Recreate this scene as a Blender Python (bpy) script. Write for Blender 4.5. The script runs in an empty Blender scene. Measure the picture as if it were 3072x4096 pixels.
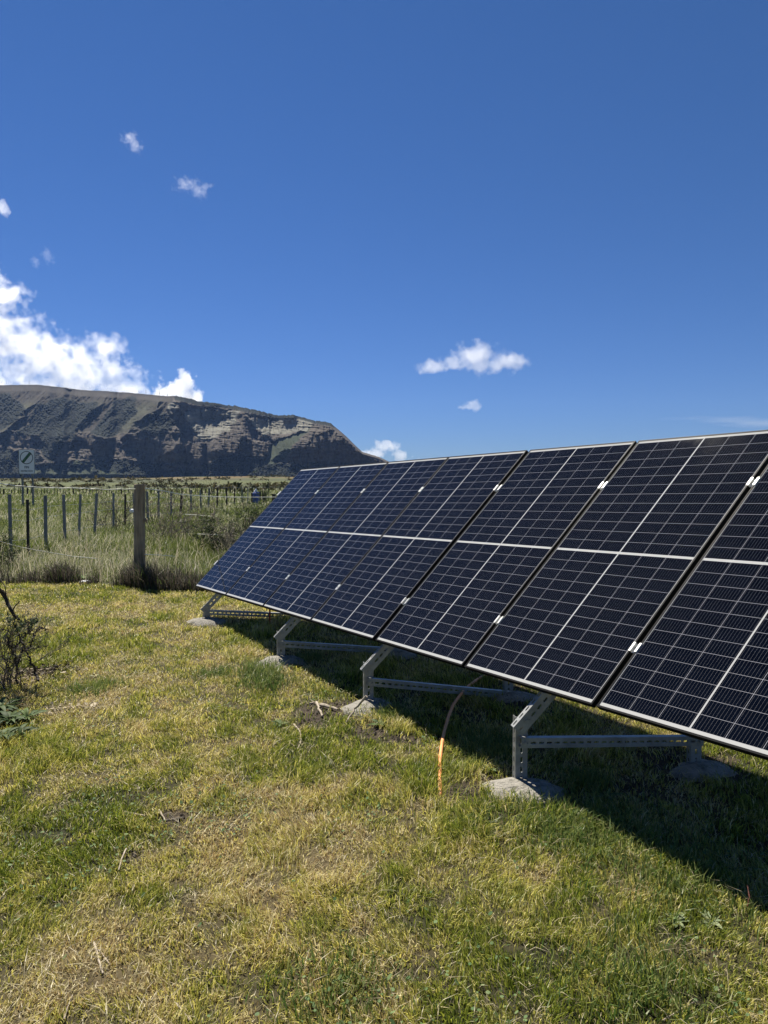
import bpy, bmesh, math, random
import numpy as np
from mathutils import Vector
rad = math.radians
scene = bpy.context.scene
C = scene.collection
random.seed(7)
rng = np.random.default_rng(11)

# ------------------------------------------------------------------ camera, sky, sun, exposure
F = 2742.4                       # focal length in pixels of a 3072 x 4096 picture
PITCH = math.atan((2048 - 1932) / F)
EYE = 1.905
cam_data = bpy.data.cameras.new('camera')
cam = bpy.data.objects.new('camera', cam_data)
C.objects.link(cam)
scene.camera = cam
cam_data.sensor_fit = 'VERTICAL'
cam_data.sensor_height = 36.0
cam_data.lens = 36.0 * F / 4096
cam_data.clip_start = 0.05
cam_data.clip_end = 60000
cam.location = (0, 0, EYE)
cam.rotation_euler = (math.pi / 2 - PITCH, 0, 0)

SUN_EL, SUN_AZ = 57.0, -30.0
world = bpy.data.worlds.new('World')
scene.world = world
world.use_nodes = True
wt = world.node_tree
bg = wt.nodes['Background']
sky = wt.nodes.new('ShaderNodeTexSky')
sky.sky_type = 'NISHITA'
sky.sun_disc = False
sky.sun_elevation = rad(SUN_EL)
sky.sun_rotation = rad(SUN_AZ)
sky.altitude = 0
sky.air_density = 1.0
sky.dust_density = 0.0
sky.ozone_density = 6.0
hs = wt.nodes.new('ShaderNodeHueSaturation')
hs.inputs['Saturation'].default_value = 1.15
wt.links.new(sky.outputs[0], hs.inputs['Color'])
# the camera's own colour response to that sky: a mild curve per channel
sr = wt.nodes.new('ShaderNodeSeparateColor'); cr_ = wt.nodes.new('ShaderNodeCombineColor')
wt.links.new(hs.outputs[0], sr.inputs[0])
for i_, (p_, a_) in enumerate(((.84, .0550 / .0666 ** .84), (.86, .162 / .178 ** .86), (1.05, .485 / .413 ** 1.05))):
    m1 = wt.nodes.new('ShaderNodeMath'); m1.operation = 'MULTIPLY'; m1.inputs[1].default_value = .07
    m2 = wt.nodes.new('ShaderNodeMath'); m2.operation = 'POWER'; m2.inputs[1].default_value = p_
    m3 = wt.nodes.new('ShaderNodeMath'); m3.operation = 'MULTIPLY'; m3.inputs[1].default_value = .66 * a_ / .07
    wt.links.new(sr.outputs[i_], m1.inputs[0]); wt.links.new(m1.outputs[0], m2.inputs[0]); wt.links.new(m2.outputs[0], m3.inputs[0]); wt.links.new(m3.outputs[0], cr_.inputs[i_])
wt.links.new(cr_.outputs[0], bg.inputs[0])
bg.inputs[1].default_value = 0.05

SUNDIR = Vector((math.sin(rad(SUN_AZ)) * math.cos(rad(SUN_EL)), math.cos(rad(SUN_AZ)) * math.cos(rad(SUN_EL)), math.sin(rad(SUN_EL))))
sl = bpy.data.lights.new('sun', 'SUN')
sl.energy = 5.0
sl.angle = rad(0.5)
sl.color = (1.0, 0.94, 0.82)
so = bpy.data.objects.new('sun', sl)
C.objects.link(so)
so.rotation_euler = SUNDIR.to_track_quat('Z', 'Y').to_euler()

scene.view_settings.view_transform = 'Standard'
scene.view_settings.look = 'None'
scene.view_settings.exposure = 1.0
scene.view_settings.gamma = 1.0
scene.cycles.max_bounces = 10
scene.cycles.diffuse_bounces = 3
scene.cycles.glossy_bounces = 3
scene.cycles.transmission_bounces = 3
scene.cycles.volume_bounces = 6
scene.cycles.transparent_max_bounces = 8
scene.cycles.sample_clamp_indirect = 6.0

# ------------------------------------------------------------------ helpers
def tag(o, label=None, cat=None, group=None, kind=None):
    if label: o['label'] = label
    if cat: o['category'] = cat
    if group: o['group'] = group
    if kind: o['kind'] = kind
    return o

def empty(name, loc=(0, 0, 0)):
    o = bpy.data.objects.new(name, None)
    o.empty_display_size = 0.2
    C.objects.link(o)
    o.location = loc
    return o

def mesh_obj(name, V, quads=None, tris=None, mat=None, parent=None, col=None, loc=None, smooth=False, uv=None):
    """one mesh object from numpy arrays (quads n x 4, tris m x 3)"""
    V = np.asarray(V, dtype=np.float32)
    nq = 0 if quads is None else len(quads)
    nt_ = 0 if tris is None else len(tris)
    me = bpy.data.meshes.new(name)
    if loc is not None:
        V = V - np.asarray(loc, dtype=np.float32)
    me.vertices.add(len(V))
    me.vertices.foreach_set('co', V.ravel())
    idx = []
    if nq: idx.append(np.asarray(quads, dtype=np.int32).ravel())
    if nt_: idx.append(np.asarray(tris, dtype=np.int32).ravel())
    idx = np.concatenate(idx)
    me.loops.add(len(idx))
    me.loops.foreach_set('vertex_index', idx)
    starts = np.concatenate([np.arange(nq) * 4, nq * 4 + np.arange(nt_) * 3]).astype(np.int32)
    me.polygons.add(nq + nt_)
    me.polygons.foreach_set('loop_start', starts)
    me.polygons.foreach_set('use_smooth', np.full(nq + nt_, bool(smooth)))
    me.update(calc_edges=True)
    if col is not None:
        a = me.color_attributes.new('Col', 'FLOAT_COLOR', 'POINT')
        c4 = np.ones((len(V), 4), dtype=np.float32)
        c4[:, :3] = col
        a.data.foreach_set('color', c4.ravel())
    if uv is not None:
        l = me.uv_layers.new(name='UVMap')
        l.data.foreach_set('uv', np.asarray(uv, dtype=np.float32)[idx].ravel())
    if mat is not None:
        me.materials.append(mat)
    o = bpy.data.objects.new(name, me)
    C.objects.link(o)
    if parent is not None:
        o.parent = parent
    if loc is not None and parent is None:
        o.location = loc
    return o

class MB:
    """collects quads / tris; build() links them as ONE mesh object"""
    def __init__(s):
        s.v = []; s.q = []; s.t = []; s.c = []
    def add(s, vs, quads=(), tris=(), col=None):
        b = len(s.v)
        s.v += [tuple(p) for p in vs]
        s.q += [tuple(b + i for i in f) for f in quads]
        s.t += [tuple(b + i for i in f) for f in tris]
        if col is not None:
            s.c += [tuple(col)] * len(vs)
        return s
    def box(s, o, x, y, z, col=None):
        """corner o and three edge vectors"""
        o, x, y, z = Vector(o), Vector(x), Vector(y), Vector(z)
        vs = [o, o + x, o + x + y, o + y, o + z, o + x + z, o + x + y + z, o + y + z]
        fs = [(0, 3, 2, 1), (4, 5, 6, 7), (0, 1, 5, 4), (1, 2, 6, 5), (2, 3, 7, 6), (3, 0, 4, 7)]
        if x.cross(y).dot(z) < 0:
            fs = [f[::-1] for f in fs]
        return s.add(vs, fs, col=col)
    def cbox(s, c, ax, ay, az, w, d, h, col=None):
        ax, ay, az = Vector(ax) * w, Vector(ay) * d, Vector(az) * h
        return s.box(Vector(c) - ax / 2 - ay / 2 - az / 2, ax, ay, az, col)
    def tube(s, pts, radii, n=6, cap=True, col=None):
        pts = [Vector(p) for p in pts]
        if not hasattr(radii, '__len__'):
            radii = [radii] * len(pts)
        rings = []
        ref = None
        for i, p in enumerate(pts):
            d = (pts[min(i + 1, len(pts) - 1)] - pts[max(i - 1, 0)])
            if d.length < 1e-9: d = Vector((0, 0, 1))
            d.normalize()
            if ref is None:
                ref = d.cross(Vector((0.13, 0.9, 0.3)))
                if ref.length < .1: ref = d.cross(Vector((1, 0, 0)))
            ref = (ref - d * ref.dot(d)).normalized()
            b = d.cross(ref)
            rings.append([p + (ref * math.cos(a) + b * math.sin(a)) * radii[i] for a in [2 * math.pi * k / n for k in range(n)]])
        vs = [v for r in rings for v in r]
        qs = []
        for i in range(len(pts) - 1):
            for k in range(n):
                k2 = (k + 1) % n
                qs.append((i * n + k, i * n + k2, (i + 1) * n + k2, (i + 1) * n + k))
        ts = []
        if cap:
            for base, rev in ((0, True), ((len(pts) - 1) * n, False)):
                for k in range(1, n - 1):
                    t = (base, base + k, base + k + 1)
                    ts.append(t[::-1] if rev else t)
        return s.add(vs, qs, ts, col=col)
    def build(s, name, mat, parent=None, smooth=False, loc=None):
        pl = parent.location if parent is not None else None
        l = loc if parent is None else tuple(pl)
        if l is None: l = (0, 0, 0)
        o = mesh_obj(name, np.array(s.v), np.array(s.q) if s.q else None, np.array(s.t) if s.t else None, mat, parent,
                     col=np.array(s.c) if s.c else None, loc=l, smooth=smooth)
        return o

# --- value noise in numpy
_tab = np.random.default_rng(5).random((256, 256)).astype(np.float64)
def vnoise(x, y, s=0):
    x = np.asarray(x, float) + s * 17.31; y = np.asarray(y, float) + s * 9.77
    xi = np.floor(x).astype(int); yi = np.floor(y).astype(int)
    fx = x - xi; fy = y - yi
    fx = fx * fx * (3 - 2 * fx); fy = fy * fy * (3 - 2 * fy)
    a = _tab[xi & 255, yi & 255]; b = _tab[(xi + 1) & 255, yi & 255]
    c = _tab[xi & 255, (yi + 1) & 255]; d = _tab[(xi + 1) & 255, (yi + 1) & 255]
    return (a * (1 - fx) + b * fx) * (1 - fy) + (c * (1 - fx) + d * fx) * fy
def fbm(x, y, s=0, o=4, g=.5):
    t = 0; a = 1; n = 0
    for i in range(o):
        t = t + a * vnoise(np.asarray(x) * 2 ** i, np.asarray(y) * 2 ** i, s + i * 3)
        n += a; a *= g
    return t / n
def sstep(a, b, x):
    t = np.clip((x - a) / (b - a), 0, 1)
    return t * t * (3 - 2 * t)
def mix3(a, b, t):
    a = np.asarray(a, float); b = np.asarray(b, float)
    t = np.asarray(t)[..., None]
    return a * (1 - t) + b * t

# --- terrain height
_gy = np.array([-60, 0, 18, 28, 50, 90, 150, 250, 400, 600, 1500, 9000.])
_gz = np.array([-1.26, 0, .378, .55, .62, .66, 1.0, 1.95, 4.25, 5.6, 6.0, 6.0])
def gz(x, y):
    x = np.asarray(x, float); y = np.asarray(y, float)
    z = np.interp(y, _gy, _gz)
    z = z + (fbm(x * .9, y * .9, 2, 3) - .5) * .045 * (1 - sstep(14, 40, y))
    z = z + (fbm(x * .06, y * .06, 4, 3) - .5) * .9 * sstep(40, 110, y)
    z = z + 1.5 * np.exp(-((y - 400) / 70) ** 2 - ((x + 80) / 60) ** 2)
    return z
def ray(X, Y):
    """direction through pixel (X, Y) of the photograph, y component 1"""
    a = (X - 1536) / F; b = -(Y - 2048) / F
    c, s = math.cos(PITCH), math.sin(PITCH)
    v = np.array([a, c + b * s, -s + b * c])
    return v / v[1]
def ground_at(X, Y):
    d = ray(X, Y)
    lo, hi = 1.0, 2500.0
    for _ in range(60):
        m = (lo + hi) / 2
        if EYE + d[2] * m > gz(d[0] * m, m): lo = m
        else: hi = m
    return Vector((d[0] * lo, lo, float(gz(d[0] * lo, lo))))
def at(X, Y, D):
    d = ray(X, Y) * D
    return Vector((d[0], d[1], EYE + d[2]))

# ------------------------------------------------------------------ materials
def new_mat(name):
    m = bpy.data.materials.new(name)
    m.use_nodes = True
    n = m.node_tree
    b = n.nodes['Principled BSDF']
    return m, n, b
def N(n, t, **kw):
    x = n.nodes.new(t)
    for k, v in kw.items():
        setattr(x, k, v)
    return x
def noise_mat(name, c1, c2, scale=5, rough=.8, metallic=0, bump=0, bscale=None, detail=6, spec=.5, stretch=None, c3=None):
    m, n, b = new_mat(name)
    tc = N(n, 'ShaderNodeTexCoord')
    vec = tc.outputs['Object']
    if stretch:
        mp = N(n, 'ShaderNodeMapping'); mp.inputs['Scale'].default_value = stretch
        n.links.new(vec, mp.inputs[0]); vec = mp.outputs[0]
    nz = N(n, 'ShaderNodeTexNoise'); nz.inputs['Scale'].default_value = scale; nz.inputs['Detail'].default_value = detail
    nz.inputs['Roughness'].default_value = .65
    n.links.new(vec, nz.inputs['Vector'])
    cr = N(n, 'ShaderNodeValToRGB')
    cr.color_ramp.elements[0].position = .32; cr.color_ramp.elements[1].position = .68
    cr.color_ramp.elements[0].color = (*c1, 1); cr.color_ramp.elements[1].color = (*c2, 1)
    if c3:
        e = cr.color_ramp.elements.new(.5); e.color = (*c3, 1)
    n.links.new(nz.outputs['Fac'], cr.inputs[0]); n.links.new(cr.outputs[0], b.inputs['Base Color'])
    b.inputs['Roughness'].default_value = rough; b.inputs['Metallic'].default_value = metallic
    b.inputs['Specular IOR Level'].default_value = spec
    if bump:
        n2 = N(n, 'ShaderNodeTexNoise'); n2.inputs['Scale'].default_value = bscale or scale * 4; n2.inputs['Detail'].default_value = 8
        n.links.new(vec, n2.inputs['Vector'])
        bp = N(n, 'ShaderNodeBump'); bp.inputs['Strength'].default_value = 1; bp.inputs['Distance'].default_value = bump
        n.links.new(n2.outputs['Fac'], bp.inputs['Height']); n.links.new(bp.outputs[0], b.inputs['Normal'])
    return m
def attr_mat(name, rough=.9, translucent=0.0, bump=0, bscale=30, spec=.3, vary=0, vscale=20):
    m, n, b = new_mat(name)
    a = N(n, 'ShaderNodeVertexColor', layer_name='Col')
    col = a.outputs['Color']
    if vary:
        tc = N(n, 'ShaderNodeTexCoord'); nz = N(n, 'ShaderNodeTexNoise'); nz.inputs['Scale'].default_value = vscale; nz.inputs['Detail'].default_value = 8
        nz.inputs['Roughness'].default_value = .7
        n.links.new(tc.outputs['Object'], nz.inputs['Vector'])
        mr = N(n, 'ShaderNodeMapRange'); mr.inputs[1].default_value = .25; mr.inputs[2].default_value = .75; mr.inputs[3].default_value = 1 - vary; mr.inputs[4].default_value = 1 + vary
        n.links.new(nz.outputs['Fac'], mr.inputs[0])
        vm = N(n, 'ShaderNodeVectorMath', operation='SCALE'); n.links.new(col, vm.inputs[0]); n.links.new(mr.outputs[0], vm.inputs['Scale']); col = vm.outputs[0]
    n.links.new(col, b.inputs['Base Color'])
    b.inputs['Roughness'].default_value = rough
    b.inputs['Specular IOR Level'].default_value = spec
    if bump:
        tc = N(n, 'ShaderNodeTexCoord'); n2 = N(n, 'ShaderNodeTexNoise'); n2.inputs['Scale'].default_value = bscale; n2.inputs['Detail'].default_value = 8
        n.links.new(tc.outputs['Object'], n2.inputs['Vector'])
        bp = N(n, 'ShaderNodeBump'); bp.inputs['Strength'].default_value = 1; bp.inputs['Distance'].default_value = bump
        n.links.new(n2.outputs['Fac'], bp.inputs['Height']); n.links.new(bp.outputs[0], b.inputs['Normal'])
    if translucent:
        out = n.nodes['Material Output']
        tr = N(n, 'ShaderNodeBsdfTranslucent'); n.links.new(col, tr.inputs[0])
        mx = N(n, 'ShaderNodeMixShader'); mx.inputs[0].default_value = translucent
        n.links.new(b.outputs[0], mx.inputs[1]); n.links.new(tr.outputs[0], mx.inputs[2]); n.links.new(mx.outputs[0], out.inputs['Surface'])
    return m

M = {}
M['grass'] = attr_mat('grass blades', rough=.42, translucent=.42, spec=.28)
M['leaf'] = attr_mat('weed leaves', rough=.6, translucent=.3, spec=.15)
M['ground'] = attr_mat('soil and thatch', rough=.95, bump=.01, bscale=30, vary=.45, vscale=14, spec=.2)
M['rockhill'] = attr_mat('mountain rock and scrub', rough=.95, bump=.8, bscale=.05, spec=.1, vary=.09, vscale=.06)
M['galv'] = noise_mat('galvanised steel', (.20, .205, .20), (.36, .365, .36), scale=9, rough=.45, metallic=.3, c3=(.27, .275, .27), bump=.0004, bscale=60)
M['clamp'] = noise_mat('bright aluminium', (.55, .55, .54), (.66, .66, .64), scale=20, rough=.42, metallic=.5)
M['frame'] = noise_mat('black anodised aluminium', (.008, .008, .009), (.014, .014, .016), scale=8, rough=.5, metallic=.0, spec=.05)
M['backsheet'] = noise_mat('white backsheet', (.6, .6, .6), (.7, .7, .7), scale=4, rough=.6)
M['concrete'] = noise_mat('rough concrete', (.10, .093, .082), (.29, .27, .24), scale=16, rough=.95, bump=.016, bscale=60, c3=(.24, .225, .195), spec=.2)
M['orange'] = noise_mat('orange conduit plastic', (.72, .25, .07), (.85, .36, .13), scale=12, rough=.55)
M['red'] = noise_mat('red stake', (.22, .03, .015), (.32, .05, .02), scale=20, rough=.7)
M['redstem'] = noise_mat('reddish stem', (.16, .05, .035), (.28, .12, .08), scale=20, rough=.7)
M['bark'] = noise_mat('dark bark', (.018, .014, .011), (.05, .04, .032), scale=30, rough=.9, bump=.003)
M['twig'] = noise_mat('grey twigs', (.09, .075, .06), (.17, .145, .12), scale=30, rough=.9)
M['drystick'] = noise_mat('dry stick', (.20, .16, .11), (.42, .36, .28), scale=22, rough=.9)
M['white'] = noise_mat('white plastic', (.7, .7, .7), (.8, .8, .8), scale=10, rough=.6)

def wood_mat(name, c1, c2):
    m, n, b = new_mat(name)
    tc = N(n, 'ShaderNodeTexCoord'); mp = N(n, 'ShaderNodeMapping'); mp.inputs['Scale'].default_value = (1, 1, .06)
    n.links.new(tc.outputs['Object'], mp.inputs[0])
    nz = N(n, 'ShaderNodeTexNoise'); nz.inputs['Scale'].default_value = 38; nz.inputs['Detail'].default_value = 7; nz.inputs['Roughness'].default_value = .7
    n.links.new(mp.outputs[0], nz.inputs['Vector'])
    nb = N(n, 'ShaderNodeTexNoise'); nb.inputs['Scale'].default_value = 3.2; nb.inputs['Detail'].default_value = 4
    n.links.new(tc.outputs['Object'], nb.inputs['Vector'])
    ad = N(n, 'ShaderNodeMath', operation='MULTIPLY_ADD'); ad.inputs[1].default_value = .5; n.links.new(nb.outputs['Fac'], ad.inputs[0])
    ml = N(n, 'ShaderNodeMath', operation='MULTIPLY'); ml.inputs[1].default_value = .6; n.links.new(nz.outputs['Fac'], ml.inputs[0])
    n.links.new(ml.outputs[0], ad.inputs[2])
    cr = N(n, 'ShaderNodeValToRGB'); cr.color_ramp.elements[0].position = .38; cr.color_ramp.elements[1].position = .68
    cr.color_ramp.elements[0].color = (*c1, 1); cr.color_ramp.elements[1].color = (*c2, 1)
    n.links.new(ad.outputs[0], cr.inputs[0]); n.links.new(cr.outputs[0], b.inputs['Base Color']); b.inputs['Roughness'].default_value = .85
    bp = N(n, 'ShaderNodeBump'); bp.inputs['Distance'].default_value = .006; bp.inputs['Strength'].default_value = .8
    n.links.new(nz.outputs['Fac'], bp.inputs['Height']); n.links.new(bp.outputs[0], b.inputs['Normal'])
    return m
M['post'] = wood_mat('weathered treated pine', (.09, .068, .042), (.40, .32, .215))
M['postgrey'] = wood_mat('grey painted picket', (.13, .13, .125), (.27, .27, .26))
M['postdark'] = wood_mat('dark stained picket', (.014, .012, .011), (.045, .038, .034))
M['wire'] = noise_mat('pale fence wire', (.72, .69, .55), (.85, .83, .70), scale=12, rough=.5, metallic=.1)
M['thinwire'] = noise_mat('thin galvanised wire', (.4, .41, .42), (.55, .55, .55), scale=12, rough=.5, metallic=.3)

# --- solar cell glass (uses the UV map: metres along the row and up the slope)
K = .92
PW, PL = 1.134 * K, 2.278 * K
def cell_mat():
    m, n, b = new_mat('solar cells under glass')
    uv = N(n, 'ShaderNodeUVMap', uv_map='UVMap'); sp = N(n, 'ShaderNodeSeparateXYZ'); n.links.new(uv.outputs[0], sp.inputs[0])
    def mth(op, a, bb=None, c=None, clamp=False):
        x = N(n, 'ShaderNodeMath', operation=op); x.use_clamp = clamp
        for i, v in enumerate((a, bb, c)):
            if v is None: continue
            if isinstance(v, (int, float)): x.inputs[i].default_value = v
            else: n.links.new(v, x.inputs[i])
        return x.outputs[0]
    def lt(a, v): return mth('LESS_THAN', a, v)
    cg, mg = .0038, .0085           # half the middle gaps
    cw = (PW / 2 - cg - .0145) / 3   # cell width and height
    chh = (PL / 2 - mg - .030) / 12
    uu = mth('SUBTRACT', mth('ABSOLUTE', mth('SUBTRACT', sp.outputs[0], PW / 2)), cg)
    tt = mth('SUBTRACT', mth('ABSOLUTE', mth('SUBTRACT', sp.outputs[1], PL / 2)), mg)
    def lines(v, w, half):
        f = mth('FRACT', mth('DIVIDE', v, w))
        dd = mth('MULTIPLY', mth('MINIMUM', f, mth('SUBTRACT', 1.0, f)), w)
        return lt(dd, half)
    white = mth('MAXIMUM', mth('MAXIMUM', lt(uu, 0.0), lt(tt, 0.0)), mth('MAXIMUM', mth('GREATER_THAN', uu, cw * 3), mth('GREATER_THAN', tt, chh * 12)))
    thin = mth('MAXIMUM', lines(uu, cw, .00095), lines(tt, chh, .0008))
    bus = lines(mth('ADD', uu, cw / 20), cw / 10, .00034)
    # colours
    nz = N(n, 'ShaderNodeTexNoise'); nz.inputs['Scale'].default_value = 7; nz.inputs['Detail'].default_value = 3
    wn = N(n, 'ShaderNodeTexWhiteNoise', noise_dimensions='2D')
    cmb = N(n, 'ShaderNodeCombineXYZ')
    n.links.new(mth('FLOOR', mth('DIVIDE', sp.outputs[0], cw)), cmb.inputs[0]); n.links.new(mth('FLOOR', mth('DIVIDE', sp.outputs[1], chh)), cmb.inputs[1])
    n.links.new(cmb.outputs[0], wn.inputs['Vector'])
    base = N(n, 'ShaderNodeMix', data_type='RGBA'); base.inputs[6].default_value = (.0012, .0015, .0032, 1); base.inputs[7].default_value = (.0020, .0026, .0052, 1)
    n.links.new(wn.outputs['Value'], base.inputs[0])
    def over(prev, fac, colr):
        x = N(n, 'ShaderNodeMix', data_type='RGBA'); n.links.new(prev, x.inputs[6]); x.inputs[7].default_value = (*colr, 1); n.links.new(fac, x.inputs[0]); return x.outputs[2]
    c = over(base.outputs[2], bus, (.14, .14, .15))
    c = over(c, thin, (.33, .33, .36))
    c = over(c, white, (.42, .42, .41))
    n.links.new(c, b.inputs['Base Color'])
    b.inputs['Roughness'].default_value = .9
    b.inputs['Specular IOR Level'].default_value = 0.0
    b.inputs['Coat Weight'].default_value = 1.0
    b.inputs['Coat IOR'].default_value = 1.33
    # fine dust raises the roughness of the glass in patches
    tc = N(n, 'ShaderNodeTexCoord')
    dn = N(n, 'ShaderNodeTexNoise'); dn.inputs['Scale'].default_value = 2.2; dn.inputs['Detail'].default_value = 9; dn.inputs['Roughness'].default_value = .75
    n.links.new(tc.outputs['Object'], dn.inputs['Vector'])
    mr = N(n, 'ShaderNodeMapRange'); mr.inputs[1].default_value = .35; mr.inputs[2].default_value = .75; mr.inputs[3].default_value = .012; mr.inputs[4].default_value = .05
    n.links.new(dn.outputs['Fac'], mr.inputs[0]); n.links.new(mr.outputs[0], b.inputs['Coat Roughness'])
    return m
M['cells'] = cell_mat()

# ------------------------------------------------------------------ the array's own axes (fitted)
P0 = Vector((-2.68381822, 9.69024704, -1.46184953)) * K + Vector((0, 0, EYE))
RD = Vector((0.56490501, -0.82484049, 0.02281446))
SD = Vector((0.63595351, 0.24525821, 0.73171821))
ND = RD.cross(SD).normalized()
if ND.z < 0: ND = -ND
HD = Vector((.975, .222, 0)).normalized()          # horizontally back, the plane of the support frames
WN = Vector((HD.y, -HD.x, 0))                       # faces the camera
BD = (HD + Vector((0, 0, -HD.dot(ND) / ND.z))).normalized()   # inclined beam, parallel to the panels
gaps = [.012, .012, .012, .046, .030, .033]
Uleft = [0.0]
for g in gaps:
    Uleft.append(Uleft[-1] + 1.134 + g)
def PA(u, t, n=0.0):
    """u, t in unscaled metres along row / up slope, n in real metres above the glass"""
    return P0 + RD * (u * K) + SD * (t * K) + ND * n

# soil patches where the grass is worn off: x, y, radius
FRU = [6.42, 4.60, 2.87, .59]
frame_tops = [PA(u, -.185, -.105) for u in FRU]
soil = []
for p in frame_tops:
    soil.append((p.x + .02, p.y - .05, .34))
    q = p + HD * 1.20
    soil.append((q.x, q.y, .34))
for X, Y, r in ((1300, 2850, .40), (1480, 2930, .28), (1860, 3170, .24), (2000, 3290, .22), (1250, 2900, .22), (1620, 2960, .22), (700, 3265, .13), (350, 2820, .0), (170, 2690, .22), (530, 3430, .12), (2560, 3170, .25)):
    if r:
        g = ground_at(X, Y); soil.append((g.x, g.y, r * .72))
def soil_mask(x, y):
    m = np.zeros_like(np.asarray(x, float))
    w = (fbm(x * 7, y * 7, 9, 3) - .5) * .9
    for sx, sy, r in soil:
        d = np.hypot(x - sx, (y - sy)) / r + w
        m = np.maximum(m, 1 - sstep(.55, 1.05, d))
    return m
# dryness of the lawn 0..1
dryp = []
for X, Y, r, a in ((1000, 3420, .55, .6), (560, 3640, .45, .55), (200, 3950, .5, .7), (1300, 3250, .5, .4), (250, 2450, 1.0, .5), (900, 2500, 1.1, .3), (1500, 3700, .5, .25), (900, 2680, .8, .35), (500, 2900, .7, .2),
                   (300, 3330, .45, -.6), (150, 3500, .5, -.5), (900, 2950, .6, -.6), (1650, 3550, .6, -.35), (2500, 3700, .8, -.55), (1900, 3950, .5, -.6), (1250, 3950, .3, -.3), (400, 2520, .8, -.3), (1700, 3100, .5, -.5), (2200, 3350, .7, -.4), (100, 3100, .5, -.2)):
    g = ground_at(X, Y); dryp.append((g.x, g.y, r, a))
def dryness(x, y):
    d = .37 + (fbm(x * 1.6, y * 1.6, 21, 4) - .5) * 1.0 + (fbm(x * 6, y * 6, 25, 3) - .5) * 1.15
    for px_, py_, r, a in dryp:
        d = d + a * .40 * np.exp(-(((x - px_) ** 2 + (y - py_) ** 2) / r ** 2))
    return np.clip(d, 0, 1)
YB0 = ground_at(20, 2335)
YB1 = ground_at(760, 2365)
def edge_y(x):
    """far edge of the mown lawn"""
    x = np.clip(x, -14, 3.0)
    t = (np.asarray(x) - YB0.x) / (YB1.x - YB0.x)
    return YB0.y + (YB1.y - YB0.y) * t + (fbm(np.asarray(x) * .9, np.asarray(x) * 0, 31, 3) - .5) * .7

# ------------------------------------------------------------------ ground: one sheet to the horizon
ys = np.concatenate([np.arange(-30, 1.5, 1.5), np.arange(1.5, 12.6, .07), np.arange(12.6, 30, .45), np.arange(30, 120, 3), np.arange(120, 640, 9), np.geomspace(640, 9000, 40)])
fx = np.concatenate([np.arange(0, 4.6, .07), np.arange(4.6, 12, .3), np.arange(12, 40, 2), np.geomspace(40, 9000, 60)])
xs = np.concatenate([-fx[::-1][:-1], fx])
GX, GY = np.meshgrid(xs, ys)
GZ = gz(GX, GY)
dr = dryness(GX, GY); sm = soil_mask(GX, GY)
lawn = mix3((.020, .021, .009), (.075, .058, .030), dr)
colr = mix3(lawn, (.045, .034, .024), sm)
field = mix3((.035, .045, .018), (.09, .085, .04), fbm(GX * .5, GY * .5, 41, 4))
far = mix3((.052, .068, .022), (.088, .092, .034), fbm(GX * .03, GY * .012, 43, 4))
scrubby = sstep(.47, .58, fbm(GX * .02, GY * .035, 45, 4)) * sstep(70, 160, GY)
far = mix3(far, (.040, .045, .022), scrubby * .8)
rusty = sstep(300, 380, GY + (fbm(GX * .03, GY * .01, 47, 3) - .5) * 90) * (1 - .55 * sstep(-150, -190, -GX * -1.0))
far = mix3(far, (.14, .085, .036), np.clip(rusty, 0, 1) * sstep(.35, .6, fbm(GX * .05, GY * .05, 49, 3)) * .9)
f1 = sstep(0, .6, GY - edge_y(GX)); f2 = sstep(25, 80, GY)
colr = mix3(colr, (0, 0, 0), np.zeros_like(f1)) * (1 - f1)[..., None] + field * (f1 * (1 - f2))[..., None] + far * f2[..., None]
nx, ny = len(xs), len(ys)
ii = (np.arange(ny - 1)[:, None] * nx + np.arange(nx - 1)[None]).ravel()
quads = np.stack([ii, ii + 1, ii + nx + 1, ii + nx], 1)
ground = mesh_obj('ground', np.stack([GX, GY, GZ], -1).reshape(-1, 3), quads, None, M['ground'], col=colr.reshape(-1, 3), smooth=True)
tag(ground, kind='structure')

# ------------------------------------------------------------------ grass blades
def blades(x, y, h, w, yaw, lean, leandir, col, z0=None, tipw=.0):
    """5-vertex blades: numpy arrays -> V, quads, tris, colours"""
    n = len(x)
    z = gz(x, y) if z0 is None else z0
    dx, dy = np.cos(yaw) * w / 2, np.sin(yaw) * w / 2
    lx, ly = np.cos(leandir) * lean * h, np.sin(leandir) * lean * h
    hz = h * np.sqrt(np.clip(1 - lean ** 2 * .8, .08, 1))
    V = np.empty((n, 5, 3), np.float32)
    V[:, 0] = np.stack([x - dx, y - dy, z - .004], 1)
    V[:, 1] = np.stack([x + dx, y + dy, z - .004], 1)
    mx, my, mz = x + lx * .3, y + ly * .3, z + hz * .62
    V[:, 2] = np.stack([mx + dx * .85, my + dy * .85, mz], 1)
    V[:, 3] = np.stack([mx - dx * .85, my - dy * .85, mz], 1)
    V[:, 4] = np.stack([x + lx, y + ly, z + hz], 1)
    b = np.arange(n)[:, None] * 5
    q = b + np.array([[0, 1, 2, 3]]); t = b + np.array([[3, 2, 4]])
    return V.reshape(-1, 3), q, t, np.repeat(col, 5, 0)
def clumped(x, y, s, amt):
    return fbm(x * s, y * s, 61, 2)

def in_view(x, y, m=1.0):
    return (np.abs(x) < .60 * y + m)

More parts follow.
